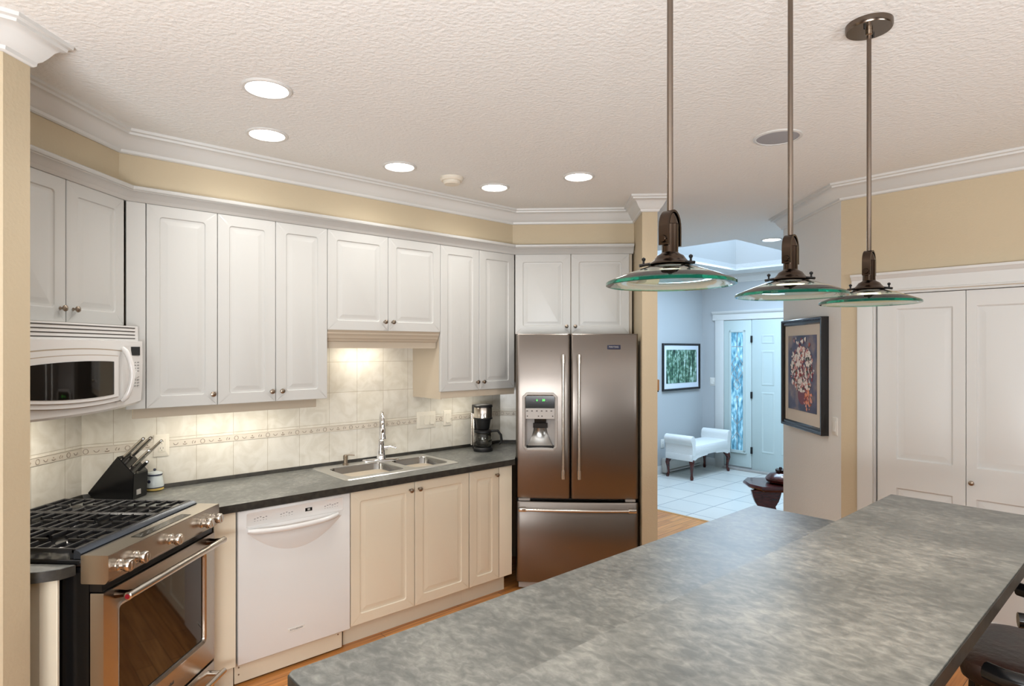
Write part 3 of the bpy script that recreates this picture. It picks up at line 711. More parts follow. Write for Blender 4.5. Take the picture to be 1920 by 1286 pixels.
# ------------------------------------------------------------------ range
t = thing('gas_range', 'slide-in stainless steel gas range with black cast-iron grates', 'range', 'D', 2.385, 1.51, 0)
HWR = .358
mk('side_body', B(-HWR+.006, HWR-.006, .075, .79, .03, .90), M_black, t)
bm = bmesh.new(); extr_x(bm, [(.0, .945), (.0, .86), (.012, .845), (.10, .845), (.10, .945)], -HWR, HWR)
bmesh.ops.bevel(bm, geom=[e for e in bm.edges if abs(e.verts[0].co.x-e.verts[1].co.x) > .1], offset=.002, segments=2, affect='EDGES')
cp = mk('control_panel', bm, M_steel2, t)
mk('touch_strip', B(-.15, .17, .022, .066, .9445, .9462), M_screen, cp)
bm = bmesh.new()
for i in range(16): box(bm, -.14+.019*i, -.13+.019*i, .035+.008*(i % 2), .038+.008*(i % 2), .9460, .9466)
mk('touch_marks', bm, M_grey, cp)
for x in (-.301, -.216, -.006, .222, .300):
    bm = bmesh.new(); lathe(bm, [(.021, 0), (.022, -.004), (.017, -.008), (.0165, -.018), (.0205, -.022), (.022, -.026), (.022, -.040), (.019, -.044), (.006, -.0445), (0, -.044)], (0, 0, 0), 'y', 26)
    box(bm, -.003, .003, -.047, -.043, -.014, .014, .001, 1)
    k = mk('knob', bm, M_steelh, cp); k.location = (x, 0, .893)
mk('cooktop', B(-HWR, HWR, .10, .79, .905, .928, .003, 1), M_black, t)
mk('vent_gap', B(-.35, .35, .03, .075, .815, .846), M_black, t)
# door
bm = bmesh.new()
gl = rrect(-.275, .270, .352, .735, .012, 3)
def ring_xz(i, y, r): return [(x, y, z) for x, z in rrect(-.275-i, .270+i, .352-i, .735+i, r, 3)]
ox = rrect(-.355, .355, .232, .812, .004, 3)
plate_es = []
vs_o = [bm.verts.new((x, .02, z)) for x, z in ox]; vs_i = [bm.verts.new(p) for p in ring_xz(.022, .02, .03)]
es = [bm.edges.new((v[i], v[(i+1) % len(v)])) for v in (vs_o, vs_i) for i in range(len(v))]
bmesh.ops.triangle_fill(bm, edges=es, use_beauty=True)
loft(bm, [ring_xz(.022, .02, .03), ring_xz(.012, .016, .022), ring_xz(.002, .020, .014), ring_xz(0, .028, .012)], False, False)
loft(bm, [[(x, .02, z) for x, z in ox], [(x, .068, z) for x, z in ox]], False, True)
dr_ = mk('oven_door', bm, M_steel2, t)
bm = bmesh.new(); bm.faces.new([bm.verts.new((x, .028, z)) for x, z in gl]); loft(bm, [[(x, .028, z) for x, z in gl], [(x, .04, z) for x, z in gl]], False, True); mk('oven_window', bm, M_glassb, dr_)
bm = bmesh.new(); cyl(bm, (-.315, -.042, .790), (.325, -.042, .790), .0135, 18); h = mk('handle', bm, M_steelh, dr_)
bm = bmesh.new()
for s in (-1, 1):
    x = .005+s*.295; tube(bm, [(x, .022, .786), (x, -.01, .788), (x, -.042, .790)], [.016, .012, .014], 12)
mk('handle_mount', bm, M_bronze, h)
bm = bmesh.new(); lathe(bm, [(.0145, 0), (.0145, -.006), (.010, -.008)], (-.314, -.042, .790), 'x', 18); cylb = mk('end_ring', bm, M_steelh, h)
bm = bmesh.new(); lathe(bm, [(.0095, -.0075), (.0085, -.0095), (0, -.010)], (-.314, -.042, .790), 'x', 18); mk('medallion', bm, M_red, h)
text('badge_text', 'KitchenAid', .020, M_grille, dr_, (.0, .0193, .288))
bm = bmesh.new(); panel(bm, -.355, .355, .045, .218, .02, .05, None, .004); dw = mk('warming_drawer', bm, M_steel2, t)
bm = bmesh.new(); cyl(bm, (-.315, -.042, .190), (.325, -.042, .190), .0125, 18)
for s in (-1, 1): cyl(bm, (.005+s*.295, .022, .188), (.005+s*.295, -.042, .190), .012, 12)
mk('handle', bm, M_steelh, dw)
# burners and grates
for bx_, by_, r in ((-.21, .26, .045), (-.21, .56, .036), (.22, .26, .040), (.22, .56, .045), (0, .41, .05)):
    bm = bmesh.new(); lathe(bm, [(r+.012, 0), (r+.012, .008), (r, .012), (r, .018), (r-.004, .021), (0, .022)], (0, 0, 0), n=20)
    o = mk('burner', bm, M_iron, t); o.location = (bx_, by_, .928)
def bar(bm, p, q, wd=.010, hh=.012, z=.962):
    p, q = Vector(p), Vector(q); d = (q-p); L = d.length; d.normalize(); n_ = Vector((-d.y, d.x))*wd/2
    a = [p+n_, p-n_, q-n_, q+n_]; n2 = n_*.55; c = [p+n2, p-n2, q-n2, q+n2]
    loft(bm, [[(v.x, v.y, z-hh) for v in a], [(v.x, v.y, z-.003) for v in a], [(v.x, v.y, z) for v in c]])
for gx0, gx1 in ((-.345, -.118), (-.114, .114), (.118, .345)):
    bm = bmesh.new(); y0, y1 = .135, .735
    for y in (y0, y1): bar(bm, (gx0, y), (gx1, y), .016, .016)
    for x in (gx0+.006, gx1-.006): bar(bm, (x, y0), (x, y1), .012, .014)
    bar(bm, (gx0, (y0+y1)/2), (gx1, (y0+y1)/2), .012, .014)
    cx = (gx0+gx1)/2
    for yc in (y0+.152, y1-.152):
        for dy in (-.105, .105): bar(bm, (gx0+.006, yc+dy), (gx1-.006, yc+dy), .009)
        for dy in (-.052, 0, .052):
            g_ = .030 if dy else .036
            bar(bm, (gx0+.006, yc+dy), (cx-g_, yc+dy), .009); bar(bm, (cx+g_, yc+dy), (gx1-.006, yc+dy), .009)
        bar(bm, (cx, yc-.148), (cx, yc-.04), .009); bar(bm, (cx, yc+.04), (cx, yc+.148), .009)
    for x in (gx0+.012, gx1-.012):
        for y in (y0+.01, y1-.01, (y0+y1)/2): box(bm, x-.008, x+.008, y-.008, y+.008, .9282, .95)
    mk('grate', bm, M_iron, t)
bm = bmesh.new(); extr_x(bm, [(.104, .930), (.104, .948), (.112, .956), (.126, .960), (.130, .956), (.130, .930)], -.352, .352); mk('front_rail', bm, mat('rail_metal', (70, 76, 86), .25, .8), t)

# ------------------------------------------------------------------ microwave
t = thing('microwave', 'white over-the-range microwave with curved handle and dark window', 'microwave', 'D', 2.41, 1.90, 0)
HM = .363
def my(x): return -.018*(1-(x/HM)**2)
def mb(x): return 1.428-.044*math.sqrt(max(0, 1-((x+.12)/.56)**2))+.004
mk('case', B(-HM+.004, HM-.026, .045, .405, 1.42, 1.768), M_white, t)
bm = bmesh.new(); n = 28; xs = [-HM+2*HM*i/n for i in range(n+1)]
rows = [[(x, my(x)+.03, 1.768) for x in xs], [(x, my(x)+.022, 1.768) for x in xs], [(x, my(x)+.02, 1.700) for x in xs], [(x, my(x), 1.698) for x in xs], [(x, my(x)-.002, 1.60) for x in xs], [(x, my(x), 1.50) for x in xs], [(x, my(x)+.006, mb(x)+.01) for x in xs], [(x, my(x)+.014, mb(x)) for x in xs], [(x, .045, 1.424) for x in xs]]
g = [[bm.verts.new(p) for p in r] for r in rows]
for a, b_ in zip(g, g[1:]):
    for i in range(n): bm.faces.new((a[i], a[i+1], b_[i+1], b_[i]))
for k in (0, -1):
    v = [r[k] for r in g]+[bm.verts.new((xs[k], .045, 1.768))]; bm.faces.new(v)
fr_ = mk('front_shell', bm, M_white, t, 25)
bm = bmesh.new()
for z in (1.7585, 1.7425, 1.7265, 1.7105):
    vs = [[bm.verts.new((x, my(x)+.0195, z+dz)) for x in xs[:-1]] for dz in (-.0022, .0022)]
    for i in range(n-1): bm.faces.new((vs[0][i], vs[0][i+1], vs[1][i+1], vs[1][i]))
mk('vent_grille', bm, M_grille, fr_)
# curved door edge ridge and window
def mstrip(name, xa, xb, zt, zb, off, mt, par, n=24, th=.004):
    bm = bmesh.new(); A = []
    for i in range(n+1):
        x = xa+(xb-xa)*i/n; A.append((x, zt(x), zb(x)))
    f0 = [[bm.verts.new((x, my(x)-off, z1)), bm.verts.new((x, my(x)-off, z0)), bm.verts.new((x, my(x)-off+th, z0)), bm.verts.new((x, my(x)-off+th, z1))] for x, z1, z0 in A]
    for a, b_ in zip(f0, f0[1:]):
        for k in range(4): bm.faces.new((a[k], b_[k], b_[(k+1) % 4], a[(k+1) % 4]))
    bm.faces.new(f0[0]); bm.faces.new(f0[-1][::-1])
    return mk(name, bm, mt, par, 30)
top = lambda x: 1.630+.016*(1-((x+.03)/.30)**2); bot = lambda x: 1.462-.018*(1-((x+.03)/.30)**2)
dm = mstrip('door', -.340, .232, lambda x: top(x)+.014, lambda x: bot(x)-.018, .008, M_white, t, th=.012)
mstrip('door_seam_shade', -.343, .237, lambda x: top(x)+.019, lambda x: bot(x)-.021, .0035, mat('seam_shade_beige', (158, 144, 126), .6), dm, th=.006)  # beige strip round the door gap paints its shadow line
mstrip('window_seam_shade', -.318, .168, lambda x: top(x)-.007, lambda x: bot(x)-.001, .0105, MATS['seam_shade_beige'], dm, th=.004)  # same painted shadow line, around the window surround
mstrip('door_surround', -.315, .165, lambda x: top(x)-.010, lambda x: bot(x)+.002, .0145, M_white, dm, th=.008)
mstrip('window', -.295, .132, lambda x: top(x)-.034, lambda x: bot(x)+.016, .0165, M_glassb, dm)
bm = bmesh.new(); n_ = 16
hp = [(.188+.014*math.sin(math.pi*i/n_), my(.19)-.016-.036*math.sin(math.pi*i/n_)**.6, 1.432+.235*i/n_) for i in range(n_+1)]
tube(bm, hp, [.009]+[.012]*(n_-1)+[.009], 12); mk('handle', bm, M_white, dm)
mk('display', B(.272, .335, my(.30)-.003, my(.30)+.004, 1.632, 1.672), M_screen, fr_)
bm = bmesh.new(); lathe(bm, [(.017, 0), (.017, -.004), (.013, -.014), (0, -.0145)], (.300, my(.3), 1.545), 'y', 20); box(bm, .285, .291, my(.3)-.017, my(.3)-.010, 1.530, 1.552); mk('dial', bm, M_white, fr_)
bm = bmesh.new()
for i in range(3):
    for j in range(9):
        if j in (3, 4) and i < 2: continue
        box(bm, .276+.022*i, .287+.022*i, my(.30)-.0025+.0005*i, my(.30)+.004, 1.49+.0135*j, 1.4935+.0135*j)
mk('button_marks', bm, M_grey, fr_)
text('brand_print', 'Spacemaker XL', .011, M_grey, fr_, (.13, my(.13)-.0025, 1.432))

# ------------------------------------------------------------------ small counter things
t = thing('coffee_maker', 'black and steel drip coffee maker beside the refrigerator', 'coffee maker', 'F', -.455, 4.45, .915, rot=18)
bm = bmesh.new(); lathe(bm, [(.068, 0), (.070, .004), (.070, .022), (.062, .030), (.0, .030)], (0, 0, 0), n=32); box(bm, -.055, .055, .0, .12, 0, .028, .004); mk('base', bm, M_blackm, t)
bm = bmesh.new(); box(bm, -.058, .058, .070, .135, .028, .33, .006); mk('water_tank', bm, M_blackm, t)
bm = bmesh.new(); box(bm, -.060, -.050, .05, .14, .03, .27, .002); cyl(bm, (-.066, .10, .03), (-.066, .10, .27), .008, 10); mk('side_trim', bm, M_steelh, t)
bm = bmesh.new(); lathe(bm, [(.067, .240), (.067, .322), (.064, .326)], (0, 0, 0), n=32); mk('brew_drum', bm, M_steelh, t)
bm = bmesh.new(); lathe(bm, [(.070, .322), (.070, .334), (.062, .341), (.02, .343), (0, .343)], (0, 0, 0), n=32); mk('lid', bm, M_blackm, t)
bm = bmesh.new(); lathe(bm, [(.060, .232), (.069, .236), (.069, .246), (.060, .248)], n=32); mk('drum_band', bm, M_blackm, t)
bm = bmesh.new(); lathe(bm, [(.058, .238), (.046, .165), (.042, .160), (0, .160)], (0, 0, 0), n=28); mk('filter_basket', bm, M_blackm, t)
bm = bmesh.new(); lathe(bm, [(.058, .034), (.064, .050), (.065, .100), (.058, .135), (.054, .140), (.052, .135), (.062, .1), (.061, .05), (.054, .038), (0, .036)], (0, 0, 0), n=32); cf_ = mk('carafe', bm, M_coffee, t)
bm = bmesh.new(); lathe(bm, [(.066, .137), (.066, .150), (.05, .156), (0, .157)], (0, 0, 0), n=32); mk('carafe_lid', bm, M_blackm, cf_)
bm = bmesh.new(); tube(bm, [(.055, -.03, .148), (.10, -.045, .150), (.122, -.052, .12), (.128, -.054, .07), (.11, -.047, .055)], [.009, .009, .009, .010, .008], 8); mk('carafe_handle', bm, M_blackm, cf_)

KB = thing('knife_block', 'black slanted knife block on the worktop behind the range', 'knife block', 'F', -2.120, 2.955, .915, rot=0)
ang = math.radians(40)
bm = bmesh.new()
# side profile in (x,z): leaning block, top face toward upper right
prof = [(-.135, .055), (.0, .0), (.120, .0), (.120, .085), (.105, .130), (.020, .215)]
prof = [(-.150, .030), (-.115, 0.0), (.083, .0), (.090, .128), (.005, .215)]
extr = [bm.verts.new((x, -.055, z)) for x, z in prof], [bm.verts.new((x, .055, z)) for x, z in prof]
bm.faces.new(extr[0]); bm.faces.new(extr[1][::-1])
for i in range(5): bm.faces.new((extr[0][i], extr[0][(i+1) % 5], extr[1][(i+1) % 5], extr[1][i]))
bmesh.ops.bevel(bm, geom=list(bm.edges), offset=.003, segments=2, affect='EDGES')
mk('block', bm, M_black, KB)
mk('logo_plate', B(.084, .0885, -.03, .0, .02, .045), M_lgrey, KB)
mk('slot_plate', B(-.004, .004, -.05, .05, 0, .09), M_blackm, KB); KB.children[-1].location = (.045, 0, .125); KB.children[-1].rotation_euler = (0, math.radians(-47), 0)
d_ = Vector((math.cos(math.radians(43)), 0, math.sin(math.radians(43))))
def knife(u, y, L, label, r=.0085):
    b0 = Vector((.005, 0, .215)).lerp(Vector((.090, 0, .128)), u)
    p = Vector(w2('F', -2.120, 2.955)+(.915,))+Vector((b0.x, y, b0.z))+d_*.002
    o = bpy.data.objects.new('knife', None); o.empty_display_size = .03; COL.objects.link(o); o.location = p
    tag(o, label, 'knife', 'knives in the block')
    bm = bmesh.new(); tube(bm, [d_*.0, d_*.012], [r*.8, r], 10); mk('bolster', bm, M_steelh, o)
    bm = bmesh.new(); tube(bm, [d_*.012, d_*.03, d_*(L*.6), d_*L], [r*.9, r, r*1.15, r*.95], 10); mk('handle', bm, M_steelh if L > .08 else M_black, o)
    bm = bmesh.new(); tube(bm, [d_*L, d_*(L+.006)], [r, r*.7], 10); mk('end_cap', bm, M_chrome, o)
    return o
knife(.14, -.030, .140, 'steel-handled knife at the top front slot of the black block')
knife(.20,   .018, .142, 'steel-handled knife at the top rear slot of the black block', .010)
knife(.55, .030, .165, 'long slim steel-handled knife in the middle of the block', .007)
knife(.66, -.028, .120, 'short steel-handled knife below the middle slots of the block', .008)
knife(.95, -.030, .075, 'small black-handled knife at the lowest slot of the block', .008)
t = thing('lidded_jar', 'small painted ceramic jar with lid beside the knife block', 'jar', 'F', -2.066, 3.115, .915)
bm = bmesh.new(); lathe(bm, [(.034, 0), (.043, .004), (.044, .016)], n=28); mk('foot_band', bm, M_ceramy, t)
bm = bmesh.new(); lathe(bm, [(.044, .016), (.044, .030), (.038, .062), (.034, .078), (.037, .084)], n=28); mk('pot', bm, M_ceram, t)
bm = bmesh.new(); lathe(bm, [(.0447, .0155), (.0447, .019), (.0437, .021)], n=28); lathe(bm, [(.0375, .080), (.0385, .084), (.037, .087)], n=28)
lathe(bm, [(.009, 0), (.007, -.002), (0, -.003)], (-.004, -.041, .052), 'y', 12); mk('painted_lines', bm, M_ceramb, t)
bm = bmesh.new(); lathe(bm, [(.038, .084), (.034, .094), (.018, .100), (.006, .102)], n=28); ld = mk('lid', bm, M_ceram, t)
bm = bmesh.new(); lathe(bm, [(.004, .101), (.008, .107), (.005, .114), (0, .115)], n=14); mk('lid_knob', bm, M_ceramb, ld)

def plate_thing(name, label, cat, fr, a, d, z, w_, h_, kind, mt=M_whitep):
    t = thing(name, label, cat, fr, a, d, z)
    bm = bmesh.new(); loft(bm, [[(x, y, c) for x, c in rrect(-w_/2+i, w_/2-i, -h_/2+i, h_/2-i, .004)] for i, y in ((0, 0), (0, -.004), (.003, -.006))], True, True); mk('plate', bm, mt, t)
    for k_, x in kind:
        if k_ == 'rocker':
            bm = bmesh.new(); extr_x(bm, [(-.006, -.033), (-.011, -.033), (-.007, .0), (-.009, .033), (-.006, .033)], x-.016, x+.016); mk('rocker_switch', bm, mt, t)
        elif k_ == 'dimmer':
            mk('rocker_switch', B(x-.016, x+.016, -.008, -.006, -.033, .033, .001, 1), mt, t)
        elif k_ == 'outlet':
            ot = mk('socket', B(x-.017, x+.017, -.008, -.005, -.034, .034, .003), mt, t)
            bm = bmesh.new()
            for zz in (-.018, .018): box(bm, x-.008, x-.006, -.0085, -.0075, zz, zz+.009); box(bm, x+.006, x+.008, -.0085, -.0075, zz, zz+.009); box(bm, x-.0015, x+.0015, -.0085, -.0075, zz-.009, zz-.005)
            mk('slots', bm, M_grille, ot)
    return t
plate_thing('wall_outlet', 'almond duplex outlet on the tiles behind the knife block', 'outlet', 'S', .779, WS-.008, 1.144, .075, .118, [('outlet', 0)], M_off)
plate_thing('light_switch', 'wide three-gang almond switch plate on tiles right of the tap', 'light switch', 'S', 2.476, WS-.008, 1.150, .160, .118, [('dimmer', -.046), ('rocker', 0), ('rocker', .046)], M_off)
plate_thing('light_switch', 'single almond switch plate on tiles left of the coffee maker', 'light switch', 'S', 2.664, WS-.008, 1.150, .072, .112, [('rocker', 0)], M_off)
plate_thing('light_switch', 'white single switch on the hall wall right of the floral painting', 'light switch', 'H', -3.985, hx, 1.170, .072, .115, [('rocker', 0)])
plate_thing('light_switch', 'pale switch plate beside the front door casing', 'light switch', 'P', -4.535, FP, 1.20, .12, .115, [('rocker', -.025), ('rocker', .025)])
plate_thing('wall_outlet', 'pale outlet on the foyer wall behind the bench arm', 'outlet', 'S', 6.94, FS, .40, .075, .118, [('outlet', 0)])
t = thing('door_chime', 'small wooden box fixed on the pillar beside the hallway', 'chime box', 'D', 4.30, -.757, 1.41); t.rotation_euler = (0, 0, math.radians(90))
mk('box', B(-.05, .05, -.032, 0, -.035, .042, .004), M_oakbox, t); mk('lower_lip', B(-.045, .045, -.028, 0, -.045, -.036), M_blackm, t)

# ------------------------------------------------------------------ ceiling fittings
WARM = (1, .86, .70); NEUT = (1, .97, .92)
def can(x, y, label, E=16, col=NEUT, lens=M_lamp, sz=.095, deep=False):
    t = thing('recessed_light', label, 'ceiling light', 'F', x, y, H, 'recessed ceiling lights')
    bm = bmesh.new(); lathe(bm, [(sz, .001), (sz+.001, -.003), (sz-.004, -.007), (sz-.014, -.007), (sz-.018, -.002), (sz-.018, .001)], n=36); mk('trim_ring', bm, M_trim, t)
    bm = bmesh.new(); lathe(bm, [(sz-.017, -.0015), (0, -.002)], n=36); mk('lens', bm, lens, t)
    light('downlight', 'SPOT', (0, 0, -.02), E, col, .07, spot=150, blend=.8, parent=t)
    return t
for x, y, n_ in ((-1.096, 2.345, 'nearest of the kitchen downlights, above the range'), (-1.330, 2.846, 'downlight behind the nearest one, close to the left crown corner'), (-.818, 3.384, 'downlight left of the smoke detector'), (-.321, 3.851, 'small downlight right of the smoke detector, near the far crown'), (.200, 3.640, 'downlight in front of the refrigerator wall, rightmost in the kitchen')):
    can(x, y, 'round recessed '+n_)
can(2.122, 5.824, 'round recessed light in the hallway ceiling near the skylight', 50, (.74, .86, 1), M_lampc)
t = thing('smoke_detector', 'round cream smoke detector on the ceiling between two downlights', 'smoke detector', 'F', -.559, 3.622, H)
bm = bmesh.new(); lathe(bm, [(.070, 0), (.070, -.012), (.062, -.022)], n=32); mk('base', bm, M_off, t)
bm = bmesh.new(); lathe(bm, [(.052, -.018), (.052, -.034), (.044, -.042), (0, -.043)], n=32); mk('cover', bm, M_off, t)
t = thing('ceiling_speaker', 'round grey-grilled speaker flush in the ceiling by the pendants', 'speaker', 'F', 1.127, 3.016, H)
bm = bmesh.new(); lathe(bm, [(.112, 0), (.112, -.004), (.106, -.007), (.098, -.007), (.096, -.003)], n=40); mk('rim', bm, M_trim, t)
bm = bmesh.new(); lathe(bm, [(.097, -.004), (.05, -.006), (0, -.0065)], n=40); mk('grille', bm, M_speaker, t)

# pendants
def pendant(x, y, label):
    t = thing('pendant_light', label, 'pendant light', 'F', x, y, H, 'pendants over the bar', rot=45)
    zr = 1.808-H
    bm = bmesh.new(); lathe(bm, [(.067, 0), (.067, -.016), (.064, -.021), (0, -.0215)], n=48); cn = mk('canopy', bm, M_rod, t)
    bm = bmesh.new(); lathe(bm, [(.0035, -.019), (.0035, -.030), (0, -.031)], (-.038, 0, 0), n=10); lathe(bm, [(.0035, -.019), (.0035, -.030), (0, -.031)], (.038, 0, 0), n=10); mk('screw', bm, M_black, cn)
    bm = bmesh.new(); lathe(bm, [(.010, -.018), (.010, -.034), (.006, -.038)], n=14); mk('swivel', bm, M_nickel, t)
    bm = bmesh.new(); cyl(bm, (0, 0, -.03), (0, 0, 1.965-H), .0068, 14); mk('rod', bm, M_rod, t)
    # yoke: inverted U strap
    bm = bmesh.new(); a0 = 1.935-H
    arc = [(-.027, 1.893-H), (-.027, a0)]+[(-.027*math.cos(math.radians(q)), a0+.038*math.sin(math.radians(q))) for q in range(15, 180, 15)]+[(.027, a0), (.027, 1.893-H)]
    inn = [(-.0215, 1.893-H), (-.0215, a0)]+[(-.0215*math.cos(math.radians(q)), a0+.033*math.sin(math.radians(q))) for q in range(15, 180, 15)]+[(.0215, a0), (.0215, 1.893-H)]
    va = [[bm.verts.new((px_, yy_, z)) for px_, z in arc] for yy_ in (-.012, .012)]; vb = [[bm.verts.new((px_, yy_, z)) for px_, z in inn] for yy_ in (-.012, .012)]
    for i in range(len(arc)-1):
        bm.faces.new((va[0][i], va[0][i+1], va[1][i+1], va[1][i])); bm.faces.new((vb[0][i], vb[1][i], vb[1][i+1], vb[0][i+1]))
        for q in (0, 1): bm.faces.new((va[q][i], vb[q][i], vb[q][i+1], va[q][i+1]))
    for i in (0, -1): bm.faces.new((va[0][i], va[1][i], vb[1][i], vb[0][i]))
    yk = mk('yoke', bm, M_bronze, t)
    bm = bmesh.new(); lathe(bm, [(.0075, -.032), (.0085, -.030), (.0085, -.024)], (0, 0, 1.906-H), 'x', 16); lathe(bm, [(.0085, .024), (.0085, .030), (.0075, .032)], (0, 0, 1.906-H), 'x', 16); mk('pivot_bolt', bm, M_bronze, yk)
    bm = bmesh.new(); lathe(bm, [(.0183, 1.940-H), (.0183, 1.878-H), (.021, 1.875-H), (.030, 1.870-H), (.034, 1.864-H), (.040, 1.857-H), (.048, 1.853-H), (.050, 1.850-H), (.040, 1.847-H), (0, 1.848-H)], n=32)
    lathe(bm, [(.010, 1.966-H), (.014, 1.956-H), (.0183, 1.941-H)], n=20); sk_ = mk('socket_cap', bm, M_bronze, t)
    for k in range(3):
        a = math.radians(20+120*k); c, s = math.cos(a), math.sin(a)
        bm = bmesh.new(); cyl(bm, (.044*c, .044*s, 1.852-H), (.070*c, .070*s, 1.8475-H), .0035, 8); cyl(bm, (.060*c, .060*s, 1.846-H), (.060*c, .060*s, 1.860-H), .0025, 8); lathe(bm, [(.001, 1.857-H), (.0045, 1.860-H), (.0045, 1.864-H), (0, 1.867-H)], (.060*c, .060*s, 0), n=10)
        mk('glass_clip', bm, M_black, sk_)
    R = .143; t1, t2 = .0085, .006
    bm = bmesh.new(); pro = [(.046, 1.8460), (.065, 1.8415), (.10, 1.8290), (R-.003, 1.8130), (R, 1.8105), (R, 1.8045), (R-.003, 1.8035), (.10, 1.8215), (.065, 1.8340), (.046, 1.8385)]
    nn = 64; rings = [[bm.verts.new((r*math.cos(2*math.pi*i/nn), r*math.sin(2*math.pi*i/nn), z-H)) for i in range(nn)] for r, z in pro]
    for k in range(len(rings)):
        a_, b_ = rings[k], rings[(k+1) % len(rings)]
        for i in range(nn):
            f = bm.faces.new((a_[i], a_[(i+1) % nn], b_[(i+1) % nn], b_[i])); f.material_index = 1 if k in (3, 4, 5) else 0
    gl_ = mk('glass_shade', bm, [M_glass, M_glassrim], t, 50)
    bm = bmesh.new(); lathe(bm, [(.045, 1.847-H), (.045, 1.834-H), (.040, 1.832-H), (.040, 1.840-H)], n=32); mk('lamp_holder', bm, M_bronze, t)
    bm = bmesh.new(); lathe(bm, [(.040, 1.836-H), (.02, 1.833-H), (0, 1.832-H)], n=32); mk('lamp_face', bm, M_bulb, t)
    light('pendant_lamp', 'SPOT', (0, 0, 1.795-H), 9, (1, .84, .66), .035, spot=115, blend=.9, parent=t)
    return t
pendant(.281, 1.386, 'bronze rod pendant with glass disc shade, nearest over the bar')
pendant(.669, 1.699, 'bronze rod pendant with glass disc shade, middle of three')
pendant(1.024, 1.983, 'bronze rod pendant with glass disc shade and visible ceiling canopy, farthest over the bar')

# under-cabinet lamps
def ucl(s, d, z, E, w_=.3):
    x, y = w2('S', s, d); return light('under_cabinet_lamp', 'AREA', (x, y, z), E, (1, .93, .80), w_, .05, rot=(0, 0, math.radians(45)))
ucl(1.10, 3.52, 1.338, 1.4, .6); ucl(1.93, 3.56, 1.70, 1.3, .3); ucl(2.72, 3.52, 1.345, .8, .35)
light('cooktop_fill', 'AREA', (-2.1, 2.4, 1.405), 3.0, (1, .93, .82), .3, .08, rot=(0, 0, math.pi/2))  # fill light added under the microwave to brighten the tiles
light('skylight_lamp', 'AREA', PS(6.42, 3.4)+(2.72,), 60, (.58, .78, 1), 1.8, 1.0, rot=(0, 0, math.radians(45)))

# ------------------------------------------------------------------ pantry doors
t = thing('door_1', '', '', 'P', 0, PWD, 0, struct=True)
bm = bmesh.new()
for a0, a1 in ((pdo-.085, pdo), (pdi, pdi+.085)): box(bm, a0, a1, -.018, .0, 0, 2.005, .004)
mk('side_casing', bm, M_trim, t)
bm = bmesh.new(); extr_x(bm, [(0, 2.003), (-.020, 2.003), (-.022, 2.010), (-.018, 2.015), (-.018, 2.078), (-.028, 2.084), (-.034, 2.096), (-.042, 2.100), (-.044, 2.114), (0, 2.114)], pdo-.115, pdi+.115); mk('head_casing', bm, M_trim, t)
bm = bmesh.new(); box(bm, pdo, pdo+.012, .0, .11, 0, 2.0); box(bm, pdi-.012, pdi, 0, .11, 0, 2.0); box(bm, pdo, pdi, 0, .11, 1.988, 2.0); mk('jamb', bm, M_trim, t)
lw = (pdi-pdo-.03)/4
lx = [-1.253, -.816]
PR = [(0, 0, .002), (.010, .007, .002), (.018, .007, .002), (.040, .001, .002)]
leaf_w = .437
for k in range(4):
    x0 = -1.256+leaf_w*k; x1 = x0+leaf_w-.003
    if x1 > pdi-.01: x1 = pdi-.012
    bm = bmesh.new(); y = .012
    z0, z1 = .012, 1.984; fr0, fr1 = x0+.100, x1-.058-.0
    if k % 2: fr0, fr1 = x0+.045, x1-.10
    holes = [(fr0, fr1, 1.014, 1.900), (fr0, fr1, .19, .845)]
    ov = [bm.verts.new((a, y, c)) for a, c in ((x0, z0), (x1, z0), (x1, z1), (x0, z1))]; es = [bm.edges.new((ov[i], ov[(i+1) % 4])) for i in range(4)]
    for h_ in holes:
        rl = rrect(h_[0], h_[1], h_[2], h_[3], .003, 2); hv = [bm.verts.new((a, y, c)) for a, c in rl]; es += [bm.edges.new((hv[i], hv[(i+1) % len(hv)])) for i in range(len(hv))]
    bmesh.ops.triangle_fill(bm, edges=es, use_beauty=True)
    for h_ in holes:
        loft(bm, [[(a, y+dp, c) for a, c in rrect(h_[0]+i, h_[1]-i, h_[2]+i, h_[3]-i, .003, 2)] for i, dp in ((0, 0), (.008, .010), (.016, .010), (.040, .003))], False, True)
    loft(bm, [[(a, yy_, c) for a, c in ((x0, z0), (x1, z0), (x1, z1), (x0, z1))] for yy_ in (y, y+.034)], False, True)
    lf = mk('door_leaf', bm, M_trim, t)
    if k == 1: knob(lf, x0+.026, .933, .012, M_nickel)
# ------------------------------------------------------------------ front door with sidelight
t = thing('door_2', '', '', 'P', 0, FP, 0, struct=True)
bm = bmesh.new(); box(bm, -4.508, -4.377, -.022, 0, 0, 2.075, .004); mk('side_casing', bm, M_trim, t)
bm = bmesh.new(); extr_x(bm, [(0, 2.070), (-.024, 2.070), (-.026, 2.082), (-.020, 2.088), (-.020, 2.150), (-.034, 2.158), (-.050, 2.178), (-.052, 2.195), (0, 2.195)], -4.545, -2.6); mk('head_casing', bm, M_trim, t)
bm = bmesh.new(); panel(bm, -4.374, -3.975, .05, 2.062, -.012, .03, None); mk('sidelight_panel', bm, M_door2, t)
bm = bmesh.new()
for a0, a1, z0, z1 in ((-4.292, -4.262, .245, 1.925), (-4.090, -4.060, .245, 1.925)): box(bm, a0, a1, -.026, -.010, z0, z1, .004)
for z0, z1 in ((.245, .275), (1.895, 1.925)): box(bm, -4.292, -4.060, -.026, -.010, z0, z1, .004)
box(bm, -4.30, -4.04, -.034, -.010, .235, .250, .002)
mk('sidelight_frame', bm, M_door2, t)
mk('sidelight_glass', B(-4.264, -4.088, -.016, -.0125, .27, 1.90), M_leaded, t)
bm = bmesh.new(); cx = -4.176
